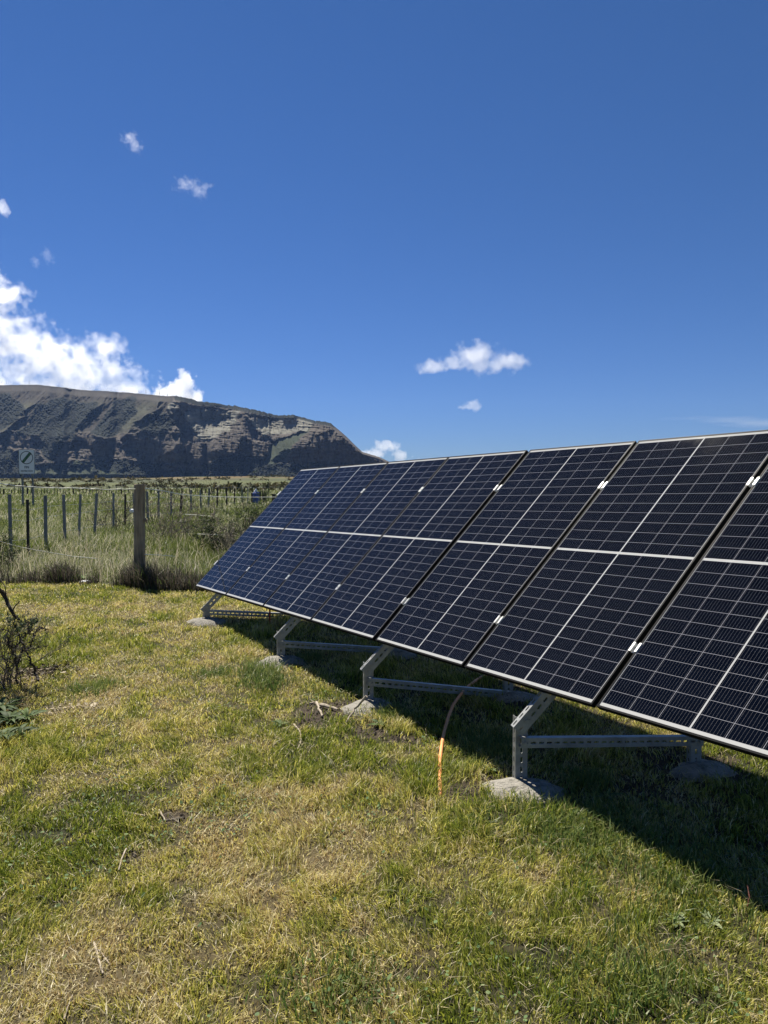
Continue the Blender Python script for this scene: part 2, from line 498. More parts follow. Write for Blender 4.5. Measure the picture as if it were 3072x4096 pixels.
def lawn_colours(x, y, n, dr):
    r = rng.random(n)
    g = mix3((.035, .070, .008), (.38, .42, .055), rng.random(n) ** 1.3)
    yg = mix3((.15, .155, .025), (.86, .76, .20), rng.random(n) ** 1.1)
    st = mix3((.36, .29, .12), (.86, .76, .42), rng.random(n))
    rd = mix3((.34, .24, .10), (.47, .35, .16), rng.random(n))
    dry = np.clip(dr + (rng.random(n) - .5) * .55, 0, 1)
    c = mix3(g, yg, sstep(.10, .55, dry))
    c = np.where(((dry > .62) & (r < .8))[:, None], st, c)
    c = np.where(((dry > .70) & (r < .38))[:, None], rd, c)
    c = np.where((r > .94)[:, None], st, c)
    return c

VV, QQ, TT, CC = [], [], [], []
off = 0
def push(V, q, t, c):
    global off
    VV.append(V); QQ.append(q + off); TT.append(t + off); CC.append(c); off += len(V)
def flush(name, mat, label, kind='stuff', cat='grass'):
    global off, VV, QQ, TT, CC
    o = mesh_obj(name, np.concatenate(VV), np.concatenate(QQ), np.concatenate(TT), mat, col=np.concatenate(CC))
    tag(o, label, cat, kind=kind)
    VV, QQ, TT, CC = [], [], [], []; off = 0
    return o
for y0, y1, dens, wd, hh in ((.3, 1.7, 9000, .0045, .036), (1.7, 3.4, 18000, .0036, .034), (3.4, 5.0, 11500, .0045, .036), (5.0, 7.5, 6600, .0058, .038), (7.5, 13.0, 3600, .0078, .042)):
    n = int(dens * (y1 - y0) * (1.2 * y1 + 4.4))
    y = rng.uniform(y0, y1, n); x = rng.uniform(-1, 1, n) * (.6 * y1 + 2.2)
    dr = dryness(x, y); smk = soil_mask(x, y)
    cl = fbm(x * 9, y * 9, 63, 2)
    keep = in_view(x, y, 2.2) & ((np.abs(x) < .6 * y + .8) | (rng.random(n) < .55)) & (y < edge_y(np.minimum(x, 1.0)) + .25) & (rng.random(n) > smk * .86) & (rng.random(n) < .26 + 1.6 * sstep(.25, .75, .6 * cl + .4 * fbm(x * 24, y * 24, 163, 2)))
    x, y, dr, cl = x[keep], y[keep], dr[keep], cl[keep]; n = len(x)
    tuft = sstep(.55, .75, fbm(x * 2.2, y * 2.2, 65, 3))
    h = hh * (.55 + .9 * rng.random(n)) * (.45 + 1.05 * cl) * (1 + .9 * tuft) * (1.15 - .35 * dr)
    w = wd * (.6 + .8 * rng.random(n))
    sw = fbm(x * 3, y * 3, 67, 2) * 12
    lean = np.clip(.15 + .85 * rng.random(n) + .2 * dr, 0, 1.05)
    ld = np.where(rng.random(n) < .5, sw, rng.random(n) * 6.283)
    V, q, t, c = blades(x, y, h, w, rng.random(n) * 6.283, lean, ld, lawn_colours(x, y, n, dr))
    push(V, q, t, c)
# dead straw lying in the thatch
n = 60000
y = 1.8 + 10 * rng.random(n) ** 1.3; x = rng.uniform(-1, 1, n) * (.6 * y + 1)
sc_ = fbm(x * 4, y * 4, 71, 3)
keep = (y < edge_y(x)) & (rng.random(n) < (sc_ * 1.7 - .35) * (.4 + dryness(x, y)) * (1 - .5 * soil_mask(x, y)))
x, y = x[keep], y[keep]; n = len(x)
col = mix3((.38, .31, .17), (.60, .53, .36), rng.random(n))
V, q, t, c = blades(x, y, .035 + .075 * rng.random(n) ** 3, .0014 + .00055 * y, rng.random(n) * 6.283, np.full(n, 1.02), rng.random(n) * 6.283, col, z0=gz(x, y) + .012 + .02 * rng.random(n))
push(V, q, t, c)
# taller tufts round the footings and in the shade
for X, Y, r, nn, hh in ((1060, 2740, .22, 700, .12), (1040, 2700, .2, 500, .14), (2330, 3130, .16, 500, .08), (1990, 2990, .25, 900, .08), (1560, 2860, .18, 500, .08), (2280, 3330, .28, 900, .09), (1900, 3290, .22, 500, .07),
                        (2500, 3330, .5, 1200, .07), (1240, 2640, .2, 400, .09), (860, 2700, .2, 400, .08), (2100, 3220, .12, 260, .07), (360, 2760, .25, 500, .09), (2750, 3560, .4, 900, .08), (2560, 3960, .3, 700, .09), (1350, 3960, .25, 500, .07)):
    g = ground_at(X, Y)
    x = g.x + rng.normal(0, r * .5, nn); y = g.y + rng.normal(0, r * .5, nn)
    V, q, t, c = blades(x, y, hh * (.5 + .8 * rng.random(nn)), .0045 + .003 * rng.random(nn), rng.random(nn) * 6.283, .2 + .7 * rng.random(nn), rng.random(nn) * 6.283,
                        mix3((.075, .135, .03), (.26, .27, .09), rng.random(nn) ** 1.5))
    push(V, q, t, c)
flush('lawn_grass', M['grass'], 'short patchy green and straw coloured lawn grass in front of and under the solar panels')

# rough field grass beyond the lawn, bent by the wind
for y0, y1, dens, wd, hh in ((10.8, 15, 1800, .007, .17), (15, 22, 700, .011, .28), (22, 34, 250, .018, .34), (34, 60, 60, .04, .36), (60, 110, 12, .08, .32)):
    n = int(dens * (y1 - y0) * (1.22 * (y0 + y1) / 2))
    y = rng.uniform(y0, y1, n); x = rng.uniform(-.76, .46, n) * y
    keep = (y > edge_y(np.minimum(x, 1.0)) + .45) & ((x < .14 * y) | (rng.random(n) < .4)) & (rng.random(n) < .35 + 1.2 * fbm(x * 1.6, y * 1.6, 73, 3))
    x, y = x[keep], y[keep]; n = len(x)
    pale = sstep(.40, .62, fbm(x * .35, y * .22, 75, 3) + .10 * sstep(15, 22, y))
    tall = .75 + .6 * fbm(x * .8, y * .8, 77, 3)
    col = mix3((.050, .085, .016), (.22, .25, .060), rng.random(n) ** 1.3)
    pc = mix3((.34, .32, .20), (.66, .62, .46), rng.random(n))
    pick = rng.random(n) < pale * .36 + .05
    col = np.where(pick[:, None], pc, col)
    ramp = sstep(.35, 1.5, y - edge_y(x))
    V, q, t, c = blades(x, y, hh * tall * (.5 + .8 * rng.random(n)) * (.45 + .55 * ramp), wd * (.5 + .9 * rng.random(n)) * np.where(pick, .8, 1), rng.random(n) * 6.283,
.1 + .8 * rng.random(n), rng.normal(.15, 1.7, n), col)
    push(V, q, t, c)
flush('field_grass', M['grass'], 'tall wind-bent green and pale seeding grass in the paddock beyond the fence')

# dark dead stalks and weeds along the lawn edge
n = 30000
x = rng.uniform(-8.5, .6, n); y = edge_y(x) + .05 + np.abs(rng.normal(0, .38, n))
cl = .55 * fbm(x * 1.1, y * .9, 81, 2) + .45 * fbm(x * 4.5, y * 3, 83, 2)
keep = rng.random(n) < sstep(.30, .55, cl + .25 * np.exp(-((x + 3.0) / .7) ** 2))
x, y, cl = x[keep], y[keep], cl[keep]; n = len(x)
col = np.where((rng.random(n) < .16)[:, None], mix3((.03, .05, .015), (.10, .13, .04), rng.random(n)), mix3((.040, .034, .027), (.15, .13, .10), rng.random(n) ** 1.5))
V, q, t, c = blades(x, y, (.08 + .42 * rng.random(n) ** 2.2) * (.1 + 1.7 * cl ** 1.3), .0075 + .006 * rng.random(n), rng.random(n) * 6.283, .1 + .65 * rng.random(n) ** 1.5, rng.normal(2.8, 1.4, n), col)
push(V, q, t, c)
n = 2200
x = rng.uniform(-9.5, .4, n); y = edge_y(x) + .3 + 6 * rng.random(n) ** 1.4
col = mix3((.30, .26, .17), (.62, .56, .42), rng.random(n))
V, q, t, c = blades(x, y, .25 + .35 * rng.random(n), .006 + .004 * rng.random(n), rng.random(n) * 6.283, .1 + .7 * rng.random(n), rng.random(n) * 6.283, col)
push(V, q, t, c)
flush('dead_weeds', M['grass'], 'dark dead weed stalks in a strip between the mown lawn and the paddock', cat='weeds')

# clover and small flat leaves in the lawn
def leaves(x, y, z, r, tilt, tdir, col, el=1.0):
    n = len(x)
    k = 6
    a = np.arange(k) * 2 * math.pi / k
    yaw = rng.random(n) * 6.283
    lx = np.cos(a)[None] * r[:, None]; ly = np.sin(a)[None] * r[:, None] * el
    cx = lx * np.cos(yaw)[:, None] - ly * np.sin(yaw)[:, None]; cy = lx * np.sin(yaw)[:, None] + ly * np.cos(yaw)[:, None]
    d = cx * np.cos(tdir)[:, None] + cy * np.sin(tdir)[:, None]
    V = np.stack([x[:, None] + cx, y[:, None] + cy, z[:, None] + d * np.tan(tilt)[:, None]], -1).reshape(-1, 3)
    b = np.arange(n)[:, None] * k
    q = np.concatenate([b + np.array([[0, 1, 2, 3]]), b + np.array([[0, 3, 4, 5]])])
    return V, q, np.repeat(col, k, 0)
n = 16000
y = 1.8 + 7 * rng.random(n); x = rng.uniform(-1, 1, n) * (.6 * y + .8)
keep = (rng.random(n) < sstep(.52, .72, fbm(x * 2.0, y * 2.0, 85, 3)) * .9 + .03) & (soil_mask(x, y) < .7)
x, y = x[keep], y[keep]; n = len(x)
V, q, c = leaves(x, y, gz(x, y) + .012 + .03 * rng.random(n), .004 + .007 * rng.random(n), rng.random(n) * .8, rng.random(n) * 6.28, mix3((.07, .13, .045), (.16, .22, .09), rng.random(n)), .8)
o = mesh_obj('clover', V, q, None, M['leaf'], col=c)
tag(o, 'small round clover leaves scattered through the lawn', 'clover', kind='stuff')

# crumbs of soil and small stones on the worn patches
n = 2600
sx = []
for px_, py_, r in soil:
    k = int(700 * r)
    sx.append(np.stack([px_ + rng.normal(0, r * .5, k), py_ + rng.normal(0, r * .5, k)], 1))
sx = np.concatenate(sx); n = len(sx)
x, y = sx[:, 0], sx[:, 1]; r = .003 + .011 * rng.random(n) ** 2.5
octv = np.array([[1, 0, 0], [0, 1, 0], [-1, 0, 0], [0, -1, 0], [0, 0, .8], [0, 0, -.8]])
V = (octv[None] * (r[:, None, None]) * (.7 + .6 * rng.random((n, 6, 1)))) + np.stack([x, y, gz(x, y) + r * .3], 1)[:, None]
octf = np.array([[0, 1, 4], [1, 2, 4], [2, 3, 4], [3, 0, 4], [1, 0, 5], [2, 1, 5], [3, 2, 5], [0, 3, 5]])
T = (np.arange(n)[:, None, None] * 6 + octf[None]).reshape(-1, 3)
o = mesh_obj('soil_crumbs', V.reshape(-1, 3), None, T, M['ground'], col=np.repeat(mix3((.03, .023, .017), (.12, .105, .085), rng.random(n) ** 2), 6, 0))
tag(o, 'crumbs of dark soil and small stones on the worn patches of lawn', 'soil', kind='stuff')

# ------------------------------------------------------------------ mountain (a table mountain with spurs, cliffs, woods)
def in_poly(px_, py_, poly):
    inside = np.zeros(px_.shape, bool)
    j = len(poly) - 1
    for i in range(len(poly)):
        xi, yi = poly[i]; xj, yj = poly[j]
        if yi != yj:
            c = ((yi > py_) != (yj > py_)) & (px_ < (xj - xi) * (py_ - yi) / (yj - yi) + xi)
            inside ^= c
        j = i
    return inside
def blur(a, r0, r1):
    for ax, r in ((0, r0), (1, r1)):
        if r < 1: continue
        for _ in range(2):
            k = 2 * r + 1
            p = np.pad(a, [(r + 1, r) if i == ax else (0, 0) for i in range(2)], mode='edge')
            c = np.cumsum(p, ax)
            a = (np.take(c, range(k, c.shape[ax]), ax) - np.take(c, range(0, c.shape[ax] - k), ax)) / k
    return a
sil = [(-2400, 1700), (-1200, 1600), (-400, 1548), (0, 1541), (150, 1540), (240, 1549), (325, 1560), (488, 1570), (597, 1578), (651, 1583), (700, 1588), (808, 1611), (944, 1627), (1025, 1644), (1107, 1665), (1172, 1663),
       (1242, 1682), (1324, 1698), (1351, 1717), (1389, 1750), (1427, 1788), (1449, 1809), (1514, 1828), (1557, 1846), (1640, 1873), (1760, 1898), (1900, 1916)]
mx_ = np.concatenate([np.arange(-2400, -60, 14.), np.arange(-60, 1600, 1.9), np.arange(1600, 1900, 8)])
nrow = 210
ridge = np.interp(mx_, [s_[0] for s_ in sil], [s_[1] for s_ in sil])
ridge = ridge + (fbm(mx_ * .02, mx_ * 0 + 3, 51, 4) - .5) * 5
treeline = sstep(650, 720, mx_) * (1 - sstep(1300, 1360, mx_)) + .25
ridge = ridge - vnoise(mx_ * .13, mx_ * 0 + 7, 52) * 4.0 * treeline - vnoise(mx_ * .31, mx_ * 0 + 9, 53) * 2.4 * treeline
vv = np.linspace(0, 1, nrow)
MX = np.repeat(mx_[None], nrow, 0)
MY = 1932 + (ridge[None] - 1932) * vv[:, None]
# wobble the coordinates so the masks have natural edges
wx = MX + (fbm(MX * .035, MY * .035, 54, 4) - .5) * 38; wy = MY + (fbm(MX * .035, MY * .035, 58, 4) - .5) * 30
sk = MX + 1.12 * (np.minimum(MY, 1745) - 1600)                      # runs along the spurs
forest = np.zeros_like(MX)
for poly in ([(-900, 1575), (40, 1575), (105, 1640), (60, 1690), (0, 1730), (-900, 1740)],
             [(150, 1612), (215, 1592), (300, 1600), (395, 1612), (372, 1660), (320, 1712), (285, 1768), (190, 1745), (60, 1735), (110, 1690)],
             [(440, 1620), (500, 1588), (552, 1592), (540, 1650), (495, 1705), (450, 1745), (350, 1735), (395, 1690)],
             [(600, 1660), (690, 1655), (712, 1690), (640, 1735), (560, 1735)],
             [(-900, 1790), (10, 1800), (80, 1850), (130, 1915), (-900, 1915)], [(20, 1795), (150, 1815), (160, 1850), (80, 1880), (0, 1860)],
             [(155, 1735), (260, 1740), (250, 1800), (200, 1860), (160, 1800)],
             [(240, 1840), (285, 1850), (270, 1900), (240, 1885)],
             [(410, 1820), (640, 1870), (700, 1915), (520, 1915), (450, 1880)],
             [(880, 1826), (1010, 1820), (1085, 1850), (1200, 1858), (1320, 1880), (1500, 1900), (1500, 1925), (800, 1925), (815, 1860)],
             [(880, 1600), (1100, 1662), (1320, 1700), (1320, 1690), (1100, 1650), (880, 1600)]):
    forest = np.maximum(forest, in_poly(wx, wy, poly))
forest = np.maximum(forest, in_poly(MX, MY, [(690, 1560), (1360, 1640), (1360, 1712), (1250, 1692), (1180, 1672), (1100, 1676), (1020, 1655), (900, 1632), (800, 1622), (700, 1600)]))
forest = np.maximum(forest, (fbm(MX * .05, MY * .06, 59, 3) > .60) & (MY > 1850))
cliff = np.zeros_like(MX)
for poly in ([(-900, 1740), (0, 1735), (60, 1722), (110, 1728), (165, 1755), (162, 1800), (60, 1790), (0, 1775), (-900, 1800)],
             [(215, 1770), (265, 1760), (268, 1850), (230, 1865), (205, 1820)],
             [(285, 1745), (350, 1735), (455, 1755), (462, 1810), (420, 1830), (340, 1800), (290, 1790)],
             [(470, 1740), (560, 1725), (640, 1715), (730, 1740), (800, 1830), (815, 1880), (700, 1882), (560, 1850), (500, 1800)],
             [(700, 1600), (800, 1625), (950, 1640), (1080, 1668), (1150, 1676), (1090, 1682), (1000, 1664), (930, 1645), (820, 1638), (720, 1640)],
             [(700, 1640), (735, 1650), (770, 1710), (810, 1770), (835, 1850), (790, 1850), (740, 1740), (690, 1690)],
             [(975, 1650), (1000, 1680), (1030, 1730), (1070, 1745), (1090, 1765), (1020, 1765), (960, 1720), (950, 1680)],
             [(830, 1755), (875, 1750), (900, 1790), (930, 1825), (820, 1845), (805, 1810)],
             [(1140, 1790), (1300, 1800), (1430, 1808), (1560, 1840), (1640, 1880), (1300, 1882), (1120, 1862), (1095, 1835)],
             [(1250, 1745), (1330, 1720), (1345, 1770), (1400, 1775), (1405, 1808), (1290, 1800), (1240, 1780)],
             [(1125, 1668), (1190, 1668), (1185, 1735), (1115, 1745)]):
    cliff = np.maximum(cliff, in_poly(wx, wy, poly))
pale = np.zeros_like(MX)
for poly in ([(728, 1645), (800, 1638), (870, 1645), (955, 1645), (945, 1680), (925, 1710), (870, 1745), (830, 1760), (790, 1755), (765, 1712)],
             [(995, 1670), (1060, 1678), (1130, 1672), (1200, 1680), (1245, 1690), (1230, 1722), (1110, 1742), (1050, 1735), (1010, 1700)],
             [(672, 1612), (700, 1608), (716, 1640), (690, 1655), (665, 1640)]):
    pale = np.maximum(pale, in_poly(wx, wy, poly))
talus = np.zeros_like(MX)
for poly in ([(1175, 1740), (1235, 1715), (1165, 1795), (1110, 1850), (1070, 1865), (1080, 1800), (1095, 1765)],
             [(90, 1880), (260, 1850), (420, 1835), (560, 1870), (830, 1890), (830, 1932), (60, 1932)]):
    talus = np.maximum(talus, in_poly(wx, wy, poly))
# slope: metres of depth gained per pixel of height
kk = np.full_like(MX, 1.30) - .25 * sstep(650, 720, MX)
kk = np.where(pale > 0, .55 + 1.6 * sstep(.38, .55, fbm(MX * .010, (MY + .1 * MX) * .11, 57, 3)), kk)
kk = np.where(talus > 0, 1.35, kk)
strat = np.clip(.5 + 1.5 * (fbm(MX * .006 + 5, (MY - .05 * MX) * .11, 55, 4) - .5) + .22 * np.sin((MY - .05 * MX) * .36 + fbm(MX * .02, MY * .03, 155, 4) * 16), 0, 1)
kk = np.where(cliff > 0, .06 + .32 * strat ** 4, kk)
rock0 = (MX > 690) & (pale == 0) & (cliff == 0) & (talus == 0) & (forest == 0)
kk = np.where(rock0, .40 + 1.1 * sstep(.5, .7, strat), kk)
rock1 = (MX <= 690) & (MY > 1735) & (MY < 1860) & (cliff == 0) & (forest == 0)
kk = np.where(rock1, .80 + 1.2 * sstep(.45, .65, strat), kk)
kk = np.where(vv[:, None] > .965, 2.2, kk)
kk = blur(kk, 1, 2)
dY = np.zeros_like(MY); dY[1:] = MY[:-1] - MY[1:]
Dm = 1780 + np.cumsum(kk * dY, 0) + 0 * MX
Dm = blur(Dm, 0, 2) * .8 + blur(Dm, 0, 16) * .2
# relief: spurs, bowls, gullies
rel = np.zeros_like(MX)
up = sstep(1545, 1640, MY) * (1 - .25 * sstep(1745, 1800, MY))
for s0, wl, wr, a in ((-420, 110, 70, 45), (-130, 90, 60, 40), (158, 60, 40, 58), (290, 30, 24, 20), (428, 66, 36, 60), (545, 30, 26, 18), (648, 80, 40, 72)):
    d = sk - s0 + (fbm(MX * .012, MY * .02, 56 + int(abs(s0)) % 7, 4) - .5) * 70
    rel += a * np.where(d < 0, np.exp(d / wl), np.exp(-d / wr)) * up
def bump(cx, cy, rx, ry, a, p=2.0):
    return a * np.exp(-(np.abs((MX - cx) / rx) ** p + np.abs((MY - cy) / ry) ** p))
rel += bump(850, 1690, 95, 75, -90) + bump(1120, 1705, 85, 50, -65) + bump(965, 1720, 30, 80, 85) + bump(860, 1810, 50, 60, 65) + bump(690, 1800, 70, 90, 40) + bump(1290, 1770, 120, 80, 55)
rel += bump(1130, 1830, 50, 60, -18) + bump(825, 1830, 14, 60, -60) + bump(450, 1800, 16, 60, -55) + bump(270, 1810, 14, 60, -45) + bump(60, 1790, 60, 40, 25) + bump(340, 1790, 60, 50, 25)
g1 = np.abs(fbm(MX * .016, MY * .008, 91, 4) - .5) * 2; g2 = np.abs(fbm(MX * .05, MY * .022, 93, 3) - .5) * 2
g3 = np.abs(fbm(sk * .03, MY * .006, 191, 3) - .5) * 2
rough = sstep(0, .1, vv[:, None]) * (1 - .8 * sstep(.93, .99, vv[:, None]))
rel += (1 - g3) * 16 * rough * (MX < 720)
rel += (1 - g1) * 40 * rough * (.45 + .8 * sstep(1700, 1760, MY)) + (1 - g2) * 12 * rough * (1 - .5 * (talus > 0))
rockm = blur(((cliff > 0) | rock0 | rock1 | (pale > 0)).astype(float), 1, 2)
led = np.abs(fbm(MX * .018 + 3, (MY - .05 * MX) * .10, 195, 4) - .5) * 2
but = np.abs(fbm(MX * .045, MY * .012, 197, 4) - .5) * 2
rel += rockm * rough * (1 - .75 * blur((cliff > 0).astype(float), 1, 2)) * ((1 - led) ** 2 * 13 + (1 - but) ** 2 * 24 + (fbm(MX * .12, MY * .3, 198, 3) - .5) * 5)
rel += (fbm(MX * .13, MY * .16, 95, 3) - .5) * 6 * rough
rel += blur(forest.astype(float), 1, 1) * (vnoise(MX * .21, MY * .26, 97) * 12 + vnoise(MX * .42, MY * .5, 98) * 6)
Dm = Dm - rel * rough
# positions
a_ = (MX - 1536) / F; b_ = -(MY - 2048) / F
c_, s_ = math.cos(PITCH), math.sin(PITCH)
den = c_ + b_ * s_
PX, PZ = a_ / den * Dm, (-s_ + b_ * c_) / den * Dm + EYE
PY = Dm
PZ[0] = -10
top = np.stack([PX[-1], PY[-1], PZ[-1]], -1)
extra = []
for dd, dz in ((60, -2), (400, -14), (1200, -90), (2200, -420)):
    e = top.copy(); e[:, 1] += dd; e[:, 2] = np.maximum(e[:, 2] + dz + (fbm(e[:, 0] * .01, e[:, 1] * .01, 99, 3) - .5) * 8, -12); extra.append(e)
MV = np.concatenate([np.stack([PX, PY, PZ], -1), np.stack(extra)], 0)
ry_, rx_ = MV.shape[:2]
# surface colours (what the ground there is made of)
nse = fbm(MX * .04, MY * .05, 101, 4)
mcol = mix3((.048, .040, .033), (.076, .062, .050), nse)
spur = np.zeros_like(MX)
for s0 in (-130, 158, 428, 648):
    d = sk - s0 + 40
    spur = np.maximum(spur, np.exp(-(d / 46) ** 2) * sstep(1585, 1640, MY))
mcol = mix3(mcol, (.098, .096, .058), np.clip(spur * (.4 + nse), 0, .8))
rockc = mix3((.060, .048, .041), (.145, .118, .098), np.clip(strat * .6 + nse * .5, 0, 1))
isrock = blur(((cliff > 0) | rock0 | rock1).astype(float), 1, 1)
mcol = mix3(mcol, rockc, isrock)
mcol = mix3(mcol, mix3((.14, .125, .105), (.30, .28, .235), np.clip(strat * .7 + nse * .5, 0, 1)), blur(pale.astype(float), 1, 1))
mcol = mix3(mcol, mix3((.045, .055, .032), (.065, .076, .044), nse), blur(talus.astype(float), 1, 1))
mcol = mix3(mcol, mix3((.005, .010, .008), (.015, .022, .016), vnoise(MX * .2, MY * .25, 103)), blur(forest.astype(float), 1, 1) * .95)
mcol = np.concatenate([mcol, np.repeat(mcol[-1:], 4, 0)], 0)
ii = (np.arange(ry_ - 1)[:, None] * rx_ + np.arange(rx_ - 1)[None]).ravel()
mcol = mcol * np.array([.64, .67, .66])
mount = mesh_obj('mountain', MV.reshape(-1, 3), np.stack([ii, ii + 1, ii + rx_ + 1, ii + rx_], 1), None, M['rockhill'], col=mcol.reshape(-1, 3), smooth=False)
tag(mount, kind='structure')

# radio masts on the ridge
mast_m = noise_mat('mast steel', (.05, .05, .055), (.09, .09, .09), scale=1, rough=.7)
def mast(X, h, w, label):
    i = int(np.argmin(np.abs(mx_ - X)))
    b = Vector(MV[nrow - 1, i]); b.z -= 3
    e = empty('radio_mast', b)
    tag(e, label, 'mast', 'radio masts on the mountain ridge')
    m = MB(); n = max(3, int(h / 3))
    for k in range(3):
        a = k * 2.094
        m.tube([b + Vector((math.cos(a) * w, math.sin(a) * w, 0)), b + Vector((math.cos(a) * w * .4, math.sin(a) * w * .4, h))], .16, 4)
    for j in range(n):
        z0, z1 = h * j / n, h * (j + 1) / n
        for k in range(3):
            a, a2 = k * 2.094, (k + 1) * 2.094
            f0, f1_ = w * (1 - .6 * j / n), w * (1 - .6 * (j + 1) / n)
            m.tube([b + Vector((math.cos(a) * f0, math.sin(a) * f0, z0)), b + Vector((math.cos(a2) * f1_, math.sin(a2) * f1_, z1))], .1, 3)
    m.build('lattice', mast_m, e)
    m = MB(); m.tube([b + Vector((0, 0, h * .97)), b + Vector((0, 0, h * 1.15))], .14, 4); m.build('antenna', mast_m, e)
mast(117, 15, .9, 'thin radio mast standing alone at the far left of the ridge')
mast(556, 12, .8, 'short mast, left one of the four on the middle of the ridge')
mast(585, 16, .8, 'thin mast second from the left of the four on the middle of the ridge')
mast(637, 19, 1.2, 'tallest and thickest mast on the ridge, just left of the wooded rim')
mast(670, 11, .8, 'shortest mast where the wooded rim of the cliffs begins')

# ------------------------------------------------------------------ solar panels
def skewbox(m, u0, u1, t0, t1, n0, n1):
    """box along the array axes; u, t unscaled, n metres"""
    o = PA(u0, t0, n0)
    return m.box(o, RD * ((u1 - u0) * K), SD * ((t1 - t0) * K), ND * (n1 - n0))
LP, WP = 2.278, 1.134
def make_panel(i):
    u0 = Uleft[i]
    base = PA(u0, 0, 0)
    e = empty('solar_panel', base)
    f = MB(); lip = .0105 / K; dep = -.035
    skewbox(f, u0, u0 + WP, 0, lip, dep, .0012)
    skewbox(f, u0, u0 + WP, LP - lip, LP, dep, .0012)
    skewbox(f, u0, u0 + lip, lip, LP - lip, dep, .0012)
    skewbox(f, u0 + WP - lip, u0 + WP, lip, LP - lip, dep, .0012)
    f.build('frame', M['frame'], e)
    c = [PA(u0 + lip, lip, -.001), PA(u0 + WP - lip, lip, -.001), PA(u0 + WP - lip, LP - lip, -.001), PA(u0 + lip, LP - lip, -.001)]
    lo = K * lip
    mesh_obj('glass', c, [(0, 1, 2, 3)], None, M['cells'], e, loc=tuple(base), uv=[(lo, lo), (PW - lo, lo), (PW - lo, PL - lo), (lo, PL - lo)])
    b = MB(); skewbox(b, u0 + lip, u0 + WP - lip, lip, LP - lip, -.008, -.004); b.build('back_sheet', M['backsheet'], e)
    j = MB(); skewbox(j, u0 + WP * .45, u0 + WP * .55, LP * .49, LP * .51, -.026, -.0085); j.build('junction_box', M['frame'], e)
    return e
def copy_thing(e, loc):
    r = e.copy(); C.objects.link(r); r.location = loc
    for ch in e.children:
        c = ch.copy(); C.objects.link(c); c.parent = r
    return r
plabels = ['first solar panel of the row, farthest from the camera at its left end', 'solar panel second from the far left end of the row', 'solar panel third from the far left end of the row',
           'solar panel fourth from the far left end, just left of the widest black gap', 'solar panel just right of the widest black gap, with a dusty top right corner',
           'large dark solar panel second from the right edge, between two wide black gaps', 'nearest and largest solar panel, cut off by the right edge of the photo']
panels = []
p0 = make_panel(0)
for i in range(7):
    e = p0 if i == 0 else copy_thing(p0, PA(Uleft[i], 0, 0))
    tag(e, plabels[i], 'solar panel', 'solar panels in the tilted row')
    panels.append(e)
bpy.context.view_layer.update()
# clamps on the joints: parts of the panel on their right (the last seam) or left
def clamp(u, t, gap, parent):
    m = MB()
    g = gap * K
    o = PA(u, t, 0)
    wlip = .010
    def bb(x0, x1, y0, y1, n0, n1): m.box(o + RD * x0 + SD * y0 + ND * n0, RD * (x1 - x0), SD * (y1 - y0), ND * (n1 - n0))
    hl = .030
    if g < .02:
        bb(-g / 2 - wlip, g / 2 + wlip, -hl, hl, .0014, .0050)
    else:
        bb(-g / 2 - wlip, -g / 2 + .003, -hl, hl, .0014, .0050)
        bb(g / 2 - .003, g / 2 + wlip, -hl, hl, .0014, .0050)
        bb(-g / 2 + .003, g / 2 - .003, -hl, hl, -.018, -.014)
        bb(-g / 2 + .0005, -g / 2 + .003, -hl, hl, -.018, .0049)
        bb(g / 2 - .003, g / 2 - .0005, -hl, hl, -.018, .0049)
    c = m.build('clamp', M['clamp'], parent)
    s = MB()
    z0 = .0051 if g < .02 else -.0139
    s.tube([o + ND * z0, o + ND * (z0 + .005)], .006, 6); b_ = s.build('bolt', M['galv'], parent)
    b_.parent = c; b_.matrix_parent_inverse.identity()
TL, TH = .435, 1.785
for i in range(1, 7):
    g = gaps[i - 1]
    for t in (TL, TH):
        clamp(Uleft[i] - g / 2, t + (.01 if t > 1 else 0), g, panels[i - 1])
for t in (TL, TH):
    m = MB(); o = PA(0, t, 0)
    m.box(o + RD * -.02 + SD * -.036 + ND * .0014, RD * .034, SD * .072, ND * .004)
    m.box(o + RD * -.02 + SD * -.036 + ND * -.036, RD * .004, SD * .072, ND * .037)
    m.build('clamp', M['clamp'], panels[0])

